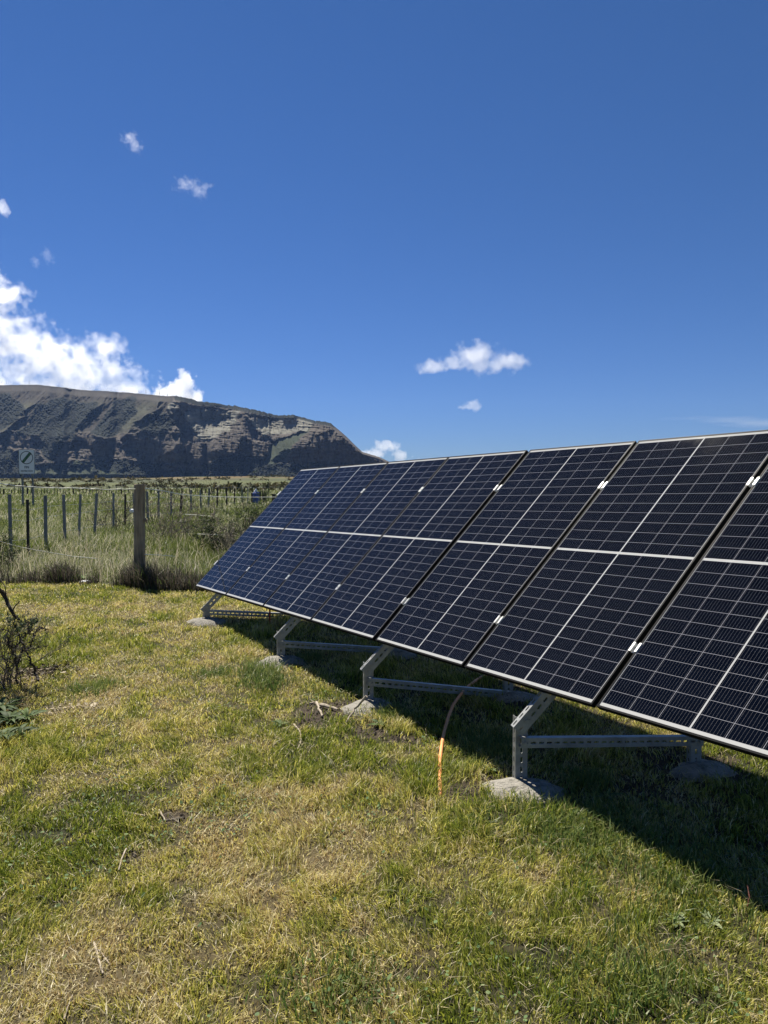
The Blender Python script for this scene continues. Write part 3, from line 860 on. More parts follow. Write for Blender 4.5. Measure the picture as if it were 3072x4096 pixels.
# ------------------------------------------------------------------ slotted steel support frames
def slotted(m, o, ax, ay, az, L, Wd, th, pitch=.055, sl=.036, sw=.015, start=None):
    """plate from corner o: length L along ax, width Wd along ay, thickness th along az, with a row of real slots"""
    n = max(1, int(L / pitch)); p = L / n
    ax, ay, az = Vector(ax), Vector(ay), Vector(az)
    k = 4
    for i in range(n):
        cx = p * (i + .5); cy = Wd / 2
        inner = []
        for j in range(k + 1):
            a = math.pi / 2 - math.pi * j / k
            inner.append((cx + (sl - sw) / 2 + math.cos(a) * sw / 2, cy + math.sin(a) * sw / 2))
        for j in range(k + 1):
            a = -math.pi / 2 - math.pi * j / k
            inner.append((cx - (sl - sw) / 2 + math.cos(a) * sw / 2, cy + math.sin(a) * sw / 2))
        x0, x1 = p * i, p * (i + 1)
        outer = []
        for (x, y) in inner:
            # project to the cell's rectangle border
            dx, dy = x - cx, y - cy
            sx = (p / 2) / abs(dx) if abs(dx) > 1e-9 else 1e9
            sy = (Wd / 2) / abs(dy) if abs(dy) > 1e-9 else 1e9
            s = min(sx, sy)
            outer.append((cx + dx * s, cy + dy * s))
        # snap four of them to the corners
        for cxn, cyn in ((x1, Wd), (x1, 0), (x0, 0), (x0, Wd)):
            b = min(range(len(outer)), key=lambda q: (outer[q][0] - cxn) ** 2 + (outer[q][1] - cyn) ** 2)
            outer[b] = (cxn, cyn)
        N_ = len(inner)
        vs = []
        for z in (0, th):
            for x, y in inner: vs.append(Vector(o) + ax * x + ay * y + az * z)
            for x, y in outer: vs.append(Vector(o) + ax * x + ay * y + az * z)
        qs = []
        for j in range(N_):
            j2 = (j + 1) % N_
            qs.append((j, j2, N_ + j2, N_ + j))
            qs.append((2 * N_ + j2, 2 * N_ + j, 3 * N_ + j, 3 * N_ + j2))
            qs.append((j2, j, 2 * N_ + j, 2 * N_ + j2))
            joint = any(abs(outer[j][0] - xe) < 1e-6 and abs(outer[j2][0] - xe) < 1e-6 for xe, last in ((x0, i == 0), (x1, i == n - 1)) if not last)
            if not joint:
                qs.append((N_ + j, N_ + j2, 3 * N_ + j2, 3 * N_ + j))
        m.add(vs, qs)
def channel(m, o, ax, ay, az, L, Wd, fl, th=.003, pitch=.055, flslots=True):
    """C profile from corner o: web Wd wide (normal +az), flanges fl deep towards -az"""
    ax, ay, az = Vector(ax), Vector(ay), Vector(az)
    slotted(m, Vector(o) - az * th, ax, ay, az, L, Wd, th, pitch)
    for y in (0, Wd):
        fo = Vector(o) - az * (fl) + ay * (y if y == 0 else Wd - th)
        if flslots: slotted(m, fo, ax, az, ay, L, fl - th - .0002, th, pitch, sw=.013)
        else:
            m.box(fo, ax * L, az * (fl - th - .0002), ay * th)
            m.box(fo + ay * (th if y == 0 else -.009), ax * L, az * .003, ay * .009)
DEP = 1.20
def bolt(m, c, az, r=.011):
    m.tube([Vector(c), Vector(c) + Vector(az) * .009], r, 6)
    m.tube([Vector(c), Vector(c) + Vector(az) * .002], r * 1.5, 10)
UP = Vector((0, 0, 1))
BS = (UP - BD * UP.dot(BD)); BS = (BS - WN * BS.dot(WN)).normalized()   # in the frame plane, square to the beam, upwards
flabels = ['nearest slotted steel support frame, under the big panels at the right', 'second nearest slotted steel support frame, left of the orange conduit',
           'third slotted steel support frame, with the second footing from the left', 'farthest slotted steel support frame, under the left end of the row']
clabels_front = ['largest pale concrete footing, at the foot of the nearest front post', 'cracked concrete footing beside the leaning dry stick', 'flat round concrete footing, second from the left in the sun', 'smallest sunlit concrete footing, under the far left end of the row']
clabels_rear = ['shaded concrete footing at the far right, under the nearest rear post', 'shaded concrete footing behind the orange conduit', 'shaded concrete footing behind the gap post, second from the left in the shadow', 'shaded concrete footing of the farthest rear post']
def footing(x, y, rx, ry, h, ang, seed, label, drop=.03):
    z = float(gz(x, y)) - drop
    n1, n2 = 40, 13
    V = []
    for j in range(n2):
        f = j / (n2 - 1)
        for k in range(n1):
            a = 2 * math.pi * k / n1
            w_ = 1 + .09 * math.sin(2 * a + seed) + .06 * math.sin(3 * a + seed * 2.1) + .05 * math.sin(7 * a + seed * 5)
            r = f
            prof = (1 - r ** 2.2) ** .8
            bx, by = math.cos(a) * rx * r * w_, math.sin(a) * ry * r * w_
            X_ = x + bx * math.cos(ang) - by * math.sin(ang); Y_ = y + bx * math.sin(ang) + by * math.cos(ang)
            nn = (float(fbm(X_ * 16, Y_ * 16, seed, 4)) - .5) * .013 + (float(fbm(X_ * 6, Y_ * 6, seed + 3, 2)) - .5) * .012
            V.append((X_, Y_, z + (h + drop) * prof + nn * (1 if r < .98 else 0)))
    Q = []
    for j in range(n2 - 1):
        for k in range(n1):
            Q.append((j * n1 + k, j * n1 + (k + 1) % n1, (j + 1) * n1 + (k + 1) % n1, (j + 1) * n1 + k))
    o = mesh_obj('concrete_footing', V, Q, None, M['concrete'], smooth=True, loc=(x, y, z))
    tag(o, label, 'footing', 'concrete footings of the support frames')
    return o
for fi, u in enumerate(FRU):
    tp = frame_tops[fi]
    gzz = float(gz(tp.x, tp.y))
    PWd, FL = .078, .042
    e = empty('support_frame', (tp.x, tp.y, gzz))
    tag(e, flabels[fi], 'support frame', 'steel support frames of the panel row')
    # front post: web faces the camera, flange towards the sun
    m = MB()
    o = Vector((tp.x, tp.y, gzz + .02)) - HD * (PWd * .5)
    channel(m, o, UP, HD, WN, tp.z - gzz - .02 + .01, PWd, FL)
    m.build('front_post', M['galv'], e)
    # rear post
    rb = Vector((tp.x, tp.y, 0)) + HD * DEP
    rg = float(gz(rb.x, rb.y))
    rt = tp.z + DEP * BD.z / math.hypot(BD.x, BD.y) - .02
    m = MB()
    channel(m, Vector((rb.x, rb.y, rg + .02)) - HD * (PWd * .5) , UP, HD, WN, rt - rg, PWd, FL)
    m.build('rear_post', M['galv'], e)
    # inclined beam bolted on the camera side of the posts
    m = MB()
    bo = tp - BD * .075 - BS * .052 + WN * (.046)
    channel(m, bo, BD, BS, WN, 2.05, .080, .044)
    m.build('inclined_beam', M['galv'], e)
    # tie between the posts
    m = MB()
    tz = tp.z - .165 if fi < 2 else (tp.z - .135 if fi == 2 else tp.z - .10)
    drop = (.09, .19, .14, .10)[fi]
    to = Vector((tp.x, tp.y, tz)) - HD * (PWd * .28) + WN * (.040)
    td = (HD * DEP - UP * drop).normalized(); tu = WN.cross(td); tu = tu if tu.z > 0 else -tu
    channel(m, to, td, tu, WN, DEP + PWd * .6, .060, .038, pitch=.05, flslots=False)
    m.build('tie_beam', M['galv'], e)
    for c_b, nm in ((Vector((tp.x, tp.y, tp.z - .005)) + WN * .047 + BD * .01, 0), (Vector((tp.x, tp.y, tz + .028)) + WN * .041, 1), (Vector((rb.x, rb.y, tz - drop + .031)) + WN * .041, 2)):
        m = MB(); bolt(m, c_b, WN); m.build('bolt', M['galv'], e)
    footing(tp.x + .01, tp.y - .06, .275, .225, .062, .1, 3 + fi * 2, clabels_front[fi])
    footing(rb.x + .02, rb.y - .03, .25, .18, .04, .4, 14 + fi * 2, clabels_rear[fi])
# long rails under the panels
for t, lb in ((TL, 'lower steel rail running under the whole panel row'), (TH, 'upper steel rail running under the whole panel row')):
    m = MB()
    skewbox(m, .02, Uleft[6] + WP - .02, t - .02, t + .02, -.060, -.0362)
    o = m.build('mounting_rail', M['galv']); tag(o, lb, 'rail', 'rails under the panels')

# ------------------------------------------------------------------ orange conduit and red stake
cp = [(1762, 3193, .0), (1759, 3124, .012), (1760, 3042, .018), (1768, 2977, .02), (1779, 2923, .03), (1793, 2874, .045), (1812, 2825, .06), (1839, 2787, .06), (1866, 2755, .05), (1915, 2717, .03), (1980, 2690, .0)]
pts = []
for X, Y, h in cp:
    g = ground_at(X, Y)
    d = ray(X, Y); s = g.y * (1 - h / EYE)
    pts.append(Vector((d[0] * s, s, EYE + d[2] * s + .008)))
fine = []
for i in range(len(pts) - 1):
    for k in range(4): fine.append(pts[i].lerp(pts[i + 1], k / 4))
fine.append(pts[-1])
m = MB(); m.tube(fine, [.0115 + .0010 * (i % 2) for i in range(len(fine))], 8)
o = m.build('conduit', M['orange'], smooth=True); tag(o, 'orange flexible cable conduit running from the lawn into the shade under the panels', 'conduit')
g = ground_at(1079, 2500)
m = MB(); m.tube([g + Vector((0, 0, -.02)), g + Vector((.005, 0, .42))], .011, 8); m.box(g + Vector((-.02, -.005, .40)), (.045, 0, 0), (0, .012, 0), (0, 0, .03))
o = m.build('ground_stake', M['red']); tag(o, 'red rusty stake standing under the panels behind the farthest tie beam', 'stake')

# ------------------------------------------------------------------ fences
def round_post(m, base, topz, r, n=20, lean=(0, 0), seed=0):
    pts, rr = [], []
    for i in range(11):
        f = i / 10
        z = base.z - .05 + (topz - base.z + .05) * f
        pts.append(Vector((base.x + lean[0] * f + .006 * math.sin(f * 5 + seed), base.y + lean[1] * f, z)))
        rr.append(r * (1 + .06 * (1 - f) + .03 * math.sin(f * 9 + seed)))
    pts.append(pts[-1] + Vector((0, 0, .012))); rr.append(r * .93)
    m.tube(pts, rr, n)
wp = ground_at(555, 2338); 
wt_ = at(560, 1940, wp.y)
rpx = 21.5 / F * wp.y
e = empty('wooden_fence_post', wp)
tag(e, 'thick round weathered wooden fence post standing at the edge of the lawn', 'fence post')
m = MB(); round_post(m, wp, wt_.z, rpx, 24, (wt_.x - wp.x, 0)); m.build('post', M['post'], e, smooth=False)
m = MB()
kb = at(582, 2078, wp.y - rpx * .2); m.tube([kb, kb + Vector((.018, -.012, -.01)), kb + Vector((.03, -.02, -.05))], [.03, .026, .008], 8); m.build('knot', M['post'], e)

def wire(pxs, r, name, label, mat, sag=0, twist=0, depth=None):
    pts = []
    for i, p in enumerate(pxs):
        pts.append(at(*p))
    out = []
    for i in range(len(pts) - 1):
        for k in range(6):
            q = pts[i].lerp(pts[i + 1], k / 6)
            q.z += (random.random() - .5) * twist
            out.append(q)
    out.append(pts[-1])
    m = MB(); m.tube(out, r, 5)
    o = m.build(name, mat); tag(o, label, 'fence wire', 'pale wires strung from the wooden post')
    return o
D0 = wp.y - .14
wire([(-30, 1930, 8.2), (60, 1942, 8.8), (200, 1951, 9.7), (300, 1953, 10.2), (420, 1957, 10.6), (541, 1956, D0)], .0075, 'fence_wire', 'pale twisted wire from the left edge to the top of the wooden post', M['wire'], twist=.012)
wire([(582, 1954, D0), (640, 1961, 12), (720, 1977, 13.2), (800, 1984, 14.5), (900, 1988, 16), (1000, 1989, 17.5), (1120, 1988, 19)], .0085, 'fence_wire', 'pale wire running right from the top of the wooden post behind the panels', M['wire'], twist=.006)
wire([(-20, 2158, 8.3), (30, 2175, 8.8), (90, 2190, 9.3), (200, 2210, 10), (300, 2227, 10.6), (385, 2234, 11)], .0062, 'fence_wire', 'loose pale wire sagging into the weeds left of the wooden post', M['wire'], twist=.006)
wire([(580, 2218, D0), (640, 2220, 11.8), (700, 2225, 12.4)], .0058, 'fence_wire', 'short pale wire low on the right side of the wooden post', M['wire'], twist=.004)
wire([(735, 2057, 17), (790, 2060, 17.6), (850, 2066, 18.4)], .008, 'fence_wire', 'faint pale wire across the middle of the picket fence right of the wooden post', M['wire'], twist=.004)
wire([(790, 2136, 14.5), (860, 2138, 15.2), (940, 2143, 16)], .007, 'fence_wire', 'faint pale wire crossing in front of the dark bush', M['wire'], twist=.004)
wire([(980, 2073, 18), (1030, 2073, 18.6)], .008, 'fence_wire', 'short pale wire beside the left edge of the panels', M['wire'], twist=.002)

# picket fence running away from the lawn
pk = [(38, 1977, 12, 'g'), (110, 1998, 10, 'd'), (181, 1982, 12, 'g'), (254, 1978, 11, 'g'), (322, 1977, 9, 'g'), (387, 1973, 10, 'g'), (454, 1972, 8, 'g'), (501, 1977, 7, 'd'), (533, 1974, 6, 'g'), (588, 1966, 9, 'g'),
      (634, 1960, 7, 'g'), (684, 1970, 8, 'g'), (726, 1978, 8, 'd'), (763, 1960, 7, 'g'), (801, 1959, 6, 'g'), (838, 1953, 7, 'g'), (870, 1950, 7, 'd'), (906, 1951, 6, 'd'), (939, 1953, 5.5, 'd'), (967, 1953, 5.5, 'g'),
      (992, 1953, 5, 'g'), (1018, 1960, 5, 'd'), (1031, 1975, 4.5, 'd'), (1051, 1961, 4.5, 'd'), (1073, 1962, 4, 'd')]
e = empty('picket_fence', (-7.7, 14.0, float(gz(-7.7, 14))))
tag(e, 'thin grey and dark pickets joined by wires, running from the left edge to the panels', 'fence')
ptops = []
for i, (X, Y, w_, c) in enumerate(pk):
    D = 7.75 / ((1536 - X) / F); D = min(D, 60)
    t = at(X, Y, D); r = max(w_ * .82 / F * D / 2, .018)
    gzv = float(gz(t.x - .05, D))
    m = MB()
    ln = (random.random() - .5) * .13 + .03
    m.box(Vector((t.x - r - ln, D - r, gzv - .05)), (2 * r, 0, 0), (0, 2 * r, 0), (ln, 0, t.z - gzv + .05))
    m.build('picket', M['postgrey' if c == 'g' else 'postdark'], e)
    ptops.append((t, gzv))
for fr in (.30, .62, .80):
    m = MB(); pts = []
    for t, gzv in ptops[:22]:
        pts.append(Vector((t.x - .01, t.y - .06, gzv + (t.z - gzv) * fr)))
    m.tube(pts, .0032, 4); m.build('wire', M['thinwire'], e)
# far fence: many small pickets across the paddock
e = empty('low_fence', (-22, 62, float(gz(-22, 62))))
tag(e, 'low line of small dark pickets crossing the far paddock beyond the road sign', 'fence')
far_px = list(range(6, 640, 13)) + list(range(648, 1120, 11))
rr_ = random.Random(3)
for i, X in enumerate(far_px[:92]):
    X = X + rr_.uniform(-4, 4)
    D = 62 + .012 * X + rr_.uniform(-.5, .5)
    p = at(X, 1960, D); gzv = float(gz(p.x, D))
    h = rr_.uniform(.45, .75) if rr_.random() < .85 else .95
    r = .022 if rr_.random() < .8 else .05
    m = MB(); sk_ = rr_.uniform(-.07, .07)
    m.box(Vector((p.x - r, D - r, gzv - .05)), (2 * r, 0, 0), (0, 2 * r, 0), (sk_, 0, h + .25))
    m.build('picket', M['postdark'], e)
m = MB(); m.tube([Vector((at(X, 1960, 62 + .012 * X).x, 62 + .012 * X - .05, float(gz(at(X, 1960, 62).x, 62)) + .85)) for X in range(0, 1130, 40)], .010, 3); m.build('wire', M['thinwire'], e)

# ------------------------------------------------------------------ road sign
SD_ = 34.0
def flat_poly(m, cx, cz, y, pts):
    b = len(m.v); m.v += [(cx + a, y, cz + c) for a, c in pts]
    for k in range(1, len(pts) - 1): m.t.append((b, b + k, b + k + 1))
sg_white = noise_mat('weathered sign face', (.82, .80, .78), (.90, .89, .87), scale=3, rough=.6)
sg_black = noise_mat('black sign print', (.018, .018, .02), (.03, .03, .03), scale=3, rough=.6)
sg_green = noise_mat('green sign stripe', (.03, .14, .055), (.05, .19, .08), scale=3, rough=.6)
cS = at(106.5, 1847, SD_); wS, hS = 64 / F * SD_, 99 / F * SD_
gS = float(gz(cS.x, SD_))
e = empty('road_sign', (cS.x, SD_, gS))
tag(e, 'white rectangular road sign with a struck-out circle and FIN RESTRICCION, on two posts', 'road sign')
def rrect(w, h, r, n=5):
    out = []
    for cx_, cy_, a0 in ((w / 2 - r, h / 2 - r, 0), (-w / 2 + r, h / 2 - r, 90), (-w / 2 + r, -h / 2 + r, 180), (w / 2 - r, -h / 2 + r, 270)):
        for k in range(n + 1):
            a = rad(a0 + 90 * k / n); out.append((cx_ + math.cos(a) * r, cy_ + math.sin(a) * r))
    return out
def plate(name, outline, y0, y1, mat, parent):
    m = MB(); n = len(outline)
    m.v += [(cS.x + a, y0, cS.z + c) for a, c in outline] + [(cS.x + a, y1, cS.z + c) for a, c in outline]
    for k in range(1, n - 1):
        m.t.append((0, k + 1, k)); m.t.append((n, n + k, n + k + 1))
    for k in range(n): m.q.append((k, (k + 1) % n, n + (k + 1) % n, n + k))
    return m.build(name, mat, parent)
def ringmesh(name, r0, r1, cz, y, mat, parent):
    m = MB(); n = 40
    for k in range(n):
        a = 2 * math.pi * k / n
        for r in (r0, r1): m.v.append((cS.x + math.cos(a) * r, y, cS.z + cz + math.sin(a) * r))
    for k in range(n): m.q.append((2 * k, 2 * ((k + 1) % n), 2 * ((k + 1) % n) + 1, 2 * k + 1))
    return m.build(name, mat, parent)
bd = plate('board', rrect(wS, hS, .06), SD_, SD_ + .012, sg_white, e)
yb = SD_ - .004
# border
m = MB(); oo, in_ = rrect(wS * .985, hS * .99, .055), rrect(wS * .945, hS * .965, .045)
m.v += [(cS.x + a, yb, cS.z + c) for a, c in oo] + [(cS.x + a, yb, cS.z + c) for a, c in in_]
n_ = len(oo)
for k in range(n_): m.q.append((k, (k + 1) % n_, n_ + (k + 1) % n_, n_ + k))
o = m.build('border', sg_black, e)
cz = hS * .165; Rr = wS * .405
ringmesh('ring', Rr, Rr * .90, cz, yb, sg_black, e)
for off_, w_, mt in ((-.052, .030, sg_black), (0, .066, sg_green), (.052, .030, sg_black)):
    m = MB(); d = Vector((math.cos(rad(50)), 0, math.sin(rad(50)))); nv = Vector((-d.z, 0, d.x))
    c0 = Vector((cS.x, yb - .003, cS.z + cz)) + nv * off_
    Lh = Rr * .90
    m.v += [c0 - d * Lh - nv * w_ / 2, c0 - d * Lh + nv * w_ / 2, c0 + d * Lh + nv * w_ / 2, c0 + d * Lh - nv * w_ / 2]
    m.v = [tuple(v) for v in m.v]; m.q.append((0, 1, 2, 3))
    m.build('stripe', mt, e)
def text_mesh(txt, size, cx_, cz_, y, mat, parent, name, wid):
    cu = bpy.data.curves.new(name, 'FONT'); cu.body = txt; cu.size = size; cu.align_x = 'CENTER'; cu.align_y = 'CENTER'; cu.offset = size * .018
    to_ = bpy.data.objects.new('tmp', cu); C.objects.link(to_)
    bpy.context.view_layer.update()
    me = bpy.data.meshes.new_from_object(to_.evaluated_get(bpy.context.evaluated_depsgraph_get()))
    bpy.data.objects.remove(to_)
    xs_ = [v.co.x for v in me.vertices]; sc_x = wid / (max(xs_) - min(xs_)); mid = (max(xs_) + min(xs_)) / 2
    for v in me.vertices:
        v.co = Vector(((v.co.x - mid) * sc_x + cx_ - parent.location.x, y - parent.location.y, v.co.y + cz_ - parent.location.z))
    me.materials.clear(); me.materials.append(mat)
    o = bpy.data.objects.new(name, me); C.objects.link(o); o.parent = parent
    return o
text_mesh('FIN', .17, cS.x, cS.z - hS * .225, yb, sg_black, e, 'lettering', wS * .27)
text_mesh('RESTRICCION', .105, cS.x, cS.z - hS * .375, yb, sg_black, e, 'lettering', wS * .74)
for dx in (-.255, .255):
    m = MB(); m.box((cS.x + dx - .035, SD_ + .013, gS - .1), (.07, 0, 0), (0, .07, 0), (0, 0, cS.z - gS + hS * .35)); m.build('post', M['postgrey'], e)

# ------------------------------------------------------------------ blue container and dark boxes beyond the fence
blue = noise_mat('blue plastic', (.015, .05, .22), (.03, .08, .32), scale=6, rough=.45)
dark = noise_mat('dark boards', (.015, .012, .012), (.035, .025, .025), scale=6, rough=.8)
D = 36.0
c = at(1024, 1987, D); g0 = float(gz(c.x, D))
e = empty('water_drum', (c.x, D, g0)); tag(e, 'blue plastic drum with a pale top beyond the fence, beside the dark crates', 'drum')
m = MB(); zt = at(1024, 1968, D).z; m.tube([Vector((c.x, D, g0)), Vector((c.x, D, g0 + (zt - g0) * .3)), Vector((c.x, D, zt - .06)), Vector((c.x, D, zt))], [.17, .185, .175, .12], 14); m.build('barrel', blue, e)
m = MB(); m.tube([Vector((c.x - .02, D, zt)), Vector((c.x, D, zt + .10)), Vector((c.x + .01, D, zt + .18))], [.10, .07, .02], 10); m.build('lid', M['white'], e)
for X0, X1, Y0, Y1, lb in ((1004, 1014, 1974, 1990, 'dark crate left of the blue drum'), (1032, 1041, 1969, 1990, 'tall dark crate right of the blue drum'), (1052, 1063, 1973, 1988, 'dark crate between two pickets near the panels'), (1087, 1100, 1978, 1990, 'low grey crate right against the panel edge')):
    a = at(X0, Y0, D + 1.2); b = at(X1, Y0, D + 1.2); g0 = float(gz(a.x, D + 1.2))
    e = empty('crate', ((a.x + b.x) / 2, D + 1.2, g0)); tag(e, lb, 'crate', 'dark crates beyond the fence')
    m = MB(); m.box((a.x, D + 1.2, g0), (b.x - a.x, 0, 0), (0, .3, 0), (0, 0, a.z - g0)); m.build('body', dark, e)
    m = MB(); m.box((a.x - .02, D + 1.18, a.z + .001), (b.x - a.x + .04, 0, 0), (0, .34, 0), (0, 0, .03)); m.build('lid', dark, e)

# ------------------------------------------------------------------ shrubs, weeds, sticks
def leaf_quads(n, centers, size, colr_fn, flat=0):
    """n small two-triangle leaves around the given centres"""
    k = n
    c = centers[rng.integers(0, len(centers), k)] + rng.normal(0, size * 1.2, (k, 3))
    a = rng.normal(0, 1, (k, 3)); a /= np.linalg.norm(a, axis=1)[:, None]
    b = rng.normal(0, 1, (k, 3)); b -= (a * b).sum(1)[:, None] * a; b /= np.linalg.norm(b, axis=1)[:, None]
    s = size * (.6 + .8 * rng.random(k))[:, None]
    V = np.stack([c - a * s, c + b * s * .45, c + a * s, c - b * s * .45], 1).reshape(-1, 3)
    Q = np.arange(k * 4).reshape(-1, 4)
    return V, Q, np.repeat(colr_fn(k), 4, 0)
def shrub(base, h, spread, label, cat='shrub', nst=9, leaves_n=500, leaf=.018, lcol=((.04, .07, .025), (.11, .15, .05)), twig='twig', name='shrub', group=None, seed=1, rad0=.010):
    r = random.Random(seed)
    base = Vector(base)
    e = empty(name, base); tag(e, label, cat, group)
    m = MB(); tips = []
    def grow(p, d, L, rr, lev):
        pts = [p]; q = p.copy(); dd = d.copy()
        for i in range(5):
            dd = (dd + Vector((r.gauss(0, .22), r.gauss(0, .22), r.gauss(.03, .16)))).normalized()
            q = q + dd * L / 5; pts.append(q.copy())
        m.tube(pts, [rr * (1 - .14 * i) for i in range(6)], 4 if lev else 5)
        if lev < 2:
            for _ in range(4 if lev == 0 else 3):
                i = r.randint(1, 5); nd = (dd + Vector((r.gauss(0, .7), r.gauss(0, .7), r.gauss(.15, .4)))).normalized()
                grow(pts[i], nd, L * r.uniform(.4, .65), rr * .55, lev + 1)
        else:
            tips.extend(pts[2:])
        if lev: tips.append(pts[-1])
    for _ in range(nst):
        d = Vector((r.gauss(0, spread), r.gauss(0, spread), 1)).normalized()
        grow(base + Vector((r.gauss(0, .06), r.gauss(0, .06), -.02)), d, h * r.uniform(.55, .85), rad0, 0)
    m.build('stems', M[twig], e)
    if leaves_n:
        V, Q, c = leaf_quads(leaves_n, np.array([tuple(t) for t in tips]), leaf, lambda k: mix3(lcol[0], lcol[1], rng.random(k)))
        mesh_obj('foliage', V, Q, None, M['leaf'], e, col=c, loc=tuple(base))
    return e
def gshrub(X, Y, *a, **kw):
    g = ground_at(X, Y); return shrub(g, *a, **kw)
BR = ((.10, .085, .06), (.24, .20, .14))
def atY(X, D):
    d = ray(X, 1932); return Vector((d[0] * D, D, float(gz(d[0] * D, D))))
shrub(atY(445, 20), 1.25, .55, 'brown leafless bush behind the pickets just left of the wooden post', leaves_n=700, leaf=.02, lcol=BR, seed=3, nst=14)
shrub(atY(655, 17), 1.35, .5, 'tangled brown bush just right of the wooden post', leaves_n=900, leaf=.02, lcol=BR, seed=4, nst=16)
shrub(atY(740, 18.5), 1.3, .5, 'purplish brown bush among the pickets, behind the dark picket', leaves_n=800, leaf=.02, lcol=((.12, .095, .085), (.26, .21, .18)), seed=5, nst=16)
shrub(atY(700, 25), 1.5, .45, 'tall thin twiggy bush far behind the wooden post', leaves_n=150, leaf=.02, lcol=BR, seed=6, nst=6)
shrub(atY(870, 15.2), .85, .6, 'dark green bush in the paddock halfway between the post and the panels', leaves_n=1600, leaf=.022, lcol=((.010, .017, .008), (.05, .07, .028)), seed=7, nst=14, twig='bark')
shrub(atY(810, 15.8), 1.0, .35, 'sparse thorny green bush left of the dark green bush', leaves_n=420, leaf=.02, lcol=((.03, .05, .015), (.12, .17, .05)), seed=8, nst=8, twig='bark')
shrub(atY(950, 14.5), .9, .6, 'grey brown bush next to the lower left part of the panels', leaves_n=1300, leaf=.02, lcol=((.11, .10, .075), (.28, .25, .18)), seed=9, nst=18)
shrub(atY(990, 18), 1.15, .45, 'dark leafy bush beneath the pickets near the panel edge', leaves_n=1500, leaf=.024, lcol=((.02, .035, .012), (.085, .12, .04)), seed=10, nst=14, twig='bark')
shrub(atY(1085, 20), 1.45, .5, 'dark thorny bush half hidden by the upper left edge of the panels', leaves_n=1500, leaf=.024, lcol=((.02, .035, .012), (.085, .12, .04)), seed=12, nst=14, twig='bark')
shrub(atY(845, 22), 1.75, .2, 'tall thorny sapling reaching above the pickets', leaves_n=160, leaf=.025, lcol=((.03, .05, .02), (.10, .13, .05)), seed=13, nst=4, twig='bark')
shrub(atY(490, 21), 1.9, .22, 'tall bare sapling reaching above the pickets just left of the wooden post', leaves_n=60, leaf=.02, lcol=BR, seed=14, nst=3, twig='bark')
shrub(atY(-12, 13.0), .7, .5, 'dark leafy bush at the left edge of the paddock', leaves_n=1300, leaf=.02, lcol=((.02, .035, .012), (.09, .12, .04)), seed=15, nst=10, twig='bark')

# broad-leaved weeds: rosettes of long curved leaves
def rosette(base, n, L, w, label, lcol, seed=1, up=.5, group=None):
    r = random.Random(seed); base = Vector(base)
    m = MB()
    for i in range(n):
        a = 2 * math.pi * i / n * 1.0 + r.uniform(-.4, .4); el = up * r.uniform(.5, 1.5); l = L * r.uniform(.6, 1.15); ww = w * r.uniform(.7, 1.2)
        d = Vector((math.cos(a), math.sin(a), 0)); s_ = Vector((-d.y, d.x, 0))
        rows = []
        roll = r.uniform(-.5, .5)
        for k in range(8):
            f = k / 7
            p = base + d * l * f * math.cos(el * (1 - f * .4)) + UP * (l * (math.sin(el) * f - .55 * el * f * f) + .006)
            wd = ww * (math.sin(math.pi * min(1, f * .92 + .06)) ** .8) * (1 + .15 * math.sin(k * 2.3 + i))
            nn = (s_ + UP * roll).normalized()
            rows.append((p - nn * wd / 2 + UP * wd * .12, p - UP * .001, p + nn * wd / 2 + UP * wd * .12))
        vs = [q for rw in rows for q in rw]; qs = []
        for k in range(7):
            for j in range(2): qs.append((k * 3 + j, k * 3 + j + 1, k * 3 + j + 4, k * 3 + j + 3))
        t = r.random(); cc = tuple(lcol[0][z] * (1 - t) + lcol[1][z] * t for z in range(3))
        m.add(vs, qs, col=cc)
    o = m.build('broadleaf_weed', M['leaf'], smooth=True, loc=tuple(base))
    tag(o, label, 'weed', group)
    return o
GR = ((.05, .09, .03), (.13, .18, .06))
DK = ((.03, .055, .02), (.10, .14, .05))
rosette(ground_at(40, 2900), 26, .19, .036, 'big clump of dark dock leaves at the left edge below the thorny shrub', DK, 1, .9)
rosette(ground_at(110, 2880), 20, .16, .026, 'dock plant with long narrow leaves right of the big dark clump', GR, 2, .8)
rosette(ground_at(10, 2960), 20, .17, .032, 'low dark dock plant at the extreme left edge', DK, 3, .8)
rosette(ground_at(-5, 2860), 24, .24, .045, 'tall dark leaves crowding the left edge of the photo beside the shrub', DK, 21, 1.1)
rosette(ground_at(70, 2950), 22, .15, .028, 'dark leaves at the front of the dock clump in the left corner of the lawn', DK, 22, .8)
rosette(ground_at(318, 2325), 16, .30, .055, 'bright green thistle-like weed in the dark strip left of the wooden post', ((.07, .13, .03), (.20, .26, .07)), 4, .9)
rosette(ground_at(617, 2348), 8, .16, .03, 'small bright green weed on the lawn edge right of the wooden post', ((.09, .15, .04), (.2, .26, .08)), 5, .9)
rosette(ground_at(1520, 2905), 9, .09, .026, 'leafy weed below the cracked footing', GR, 6, .6)
rosette(ground_at(1175, 2668), 8, .09, .03, 'small weed left of the second footing from the left', GR, 7, .5)
rosette(ground_at(1955, 3085), 9, .08, .022, 'weed between the conduit and the nearest footing', GR, 8, .6)
rosette(ground_at(2310, 3290), 10, .10, .028, 'leafy weed in front of the right side of the nearest footing', GR, 9, .7)
rosette(ground_at(1120, 2900), 9, .08, .022, 'weed on the lawn left of the two crossed sticks', GR, 10, .5)
rosette(ground_at(2430, 3200), 9, .10, .026, 'weed at the right edge of the nearest footing, at the shadow line', GR, 11, .7)
rosette(ground_at(2700, 3690), 9, .075, .024, 'pale leafed plantain in the lower right part of the lawn', ((.12, .17, .08), (.24, .28, .15)), 12, .4)
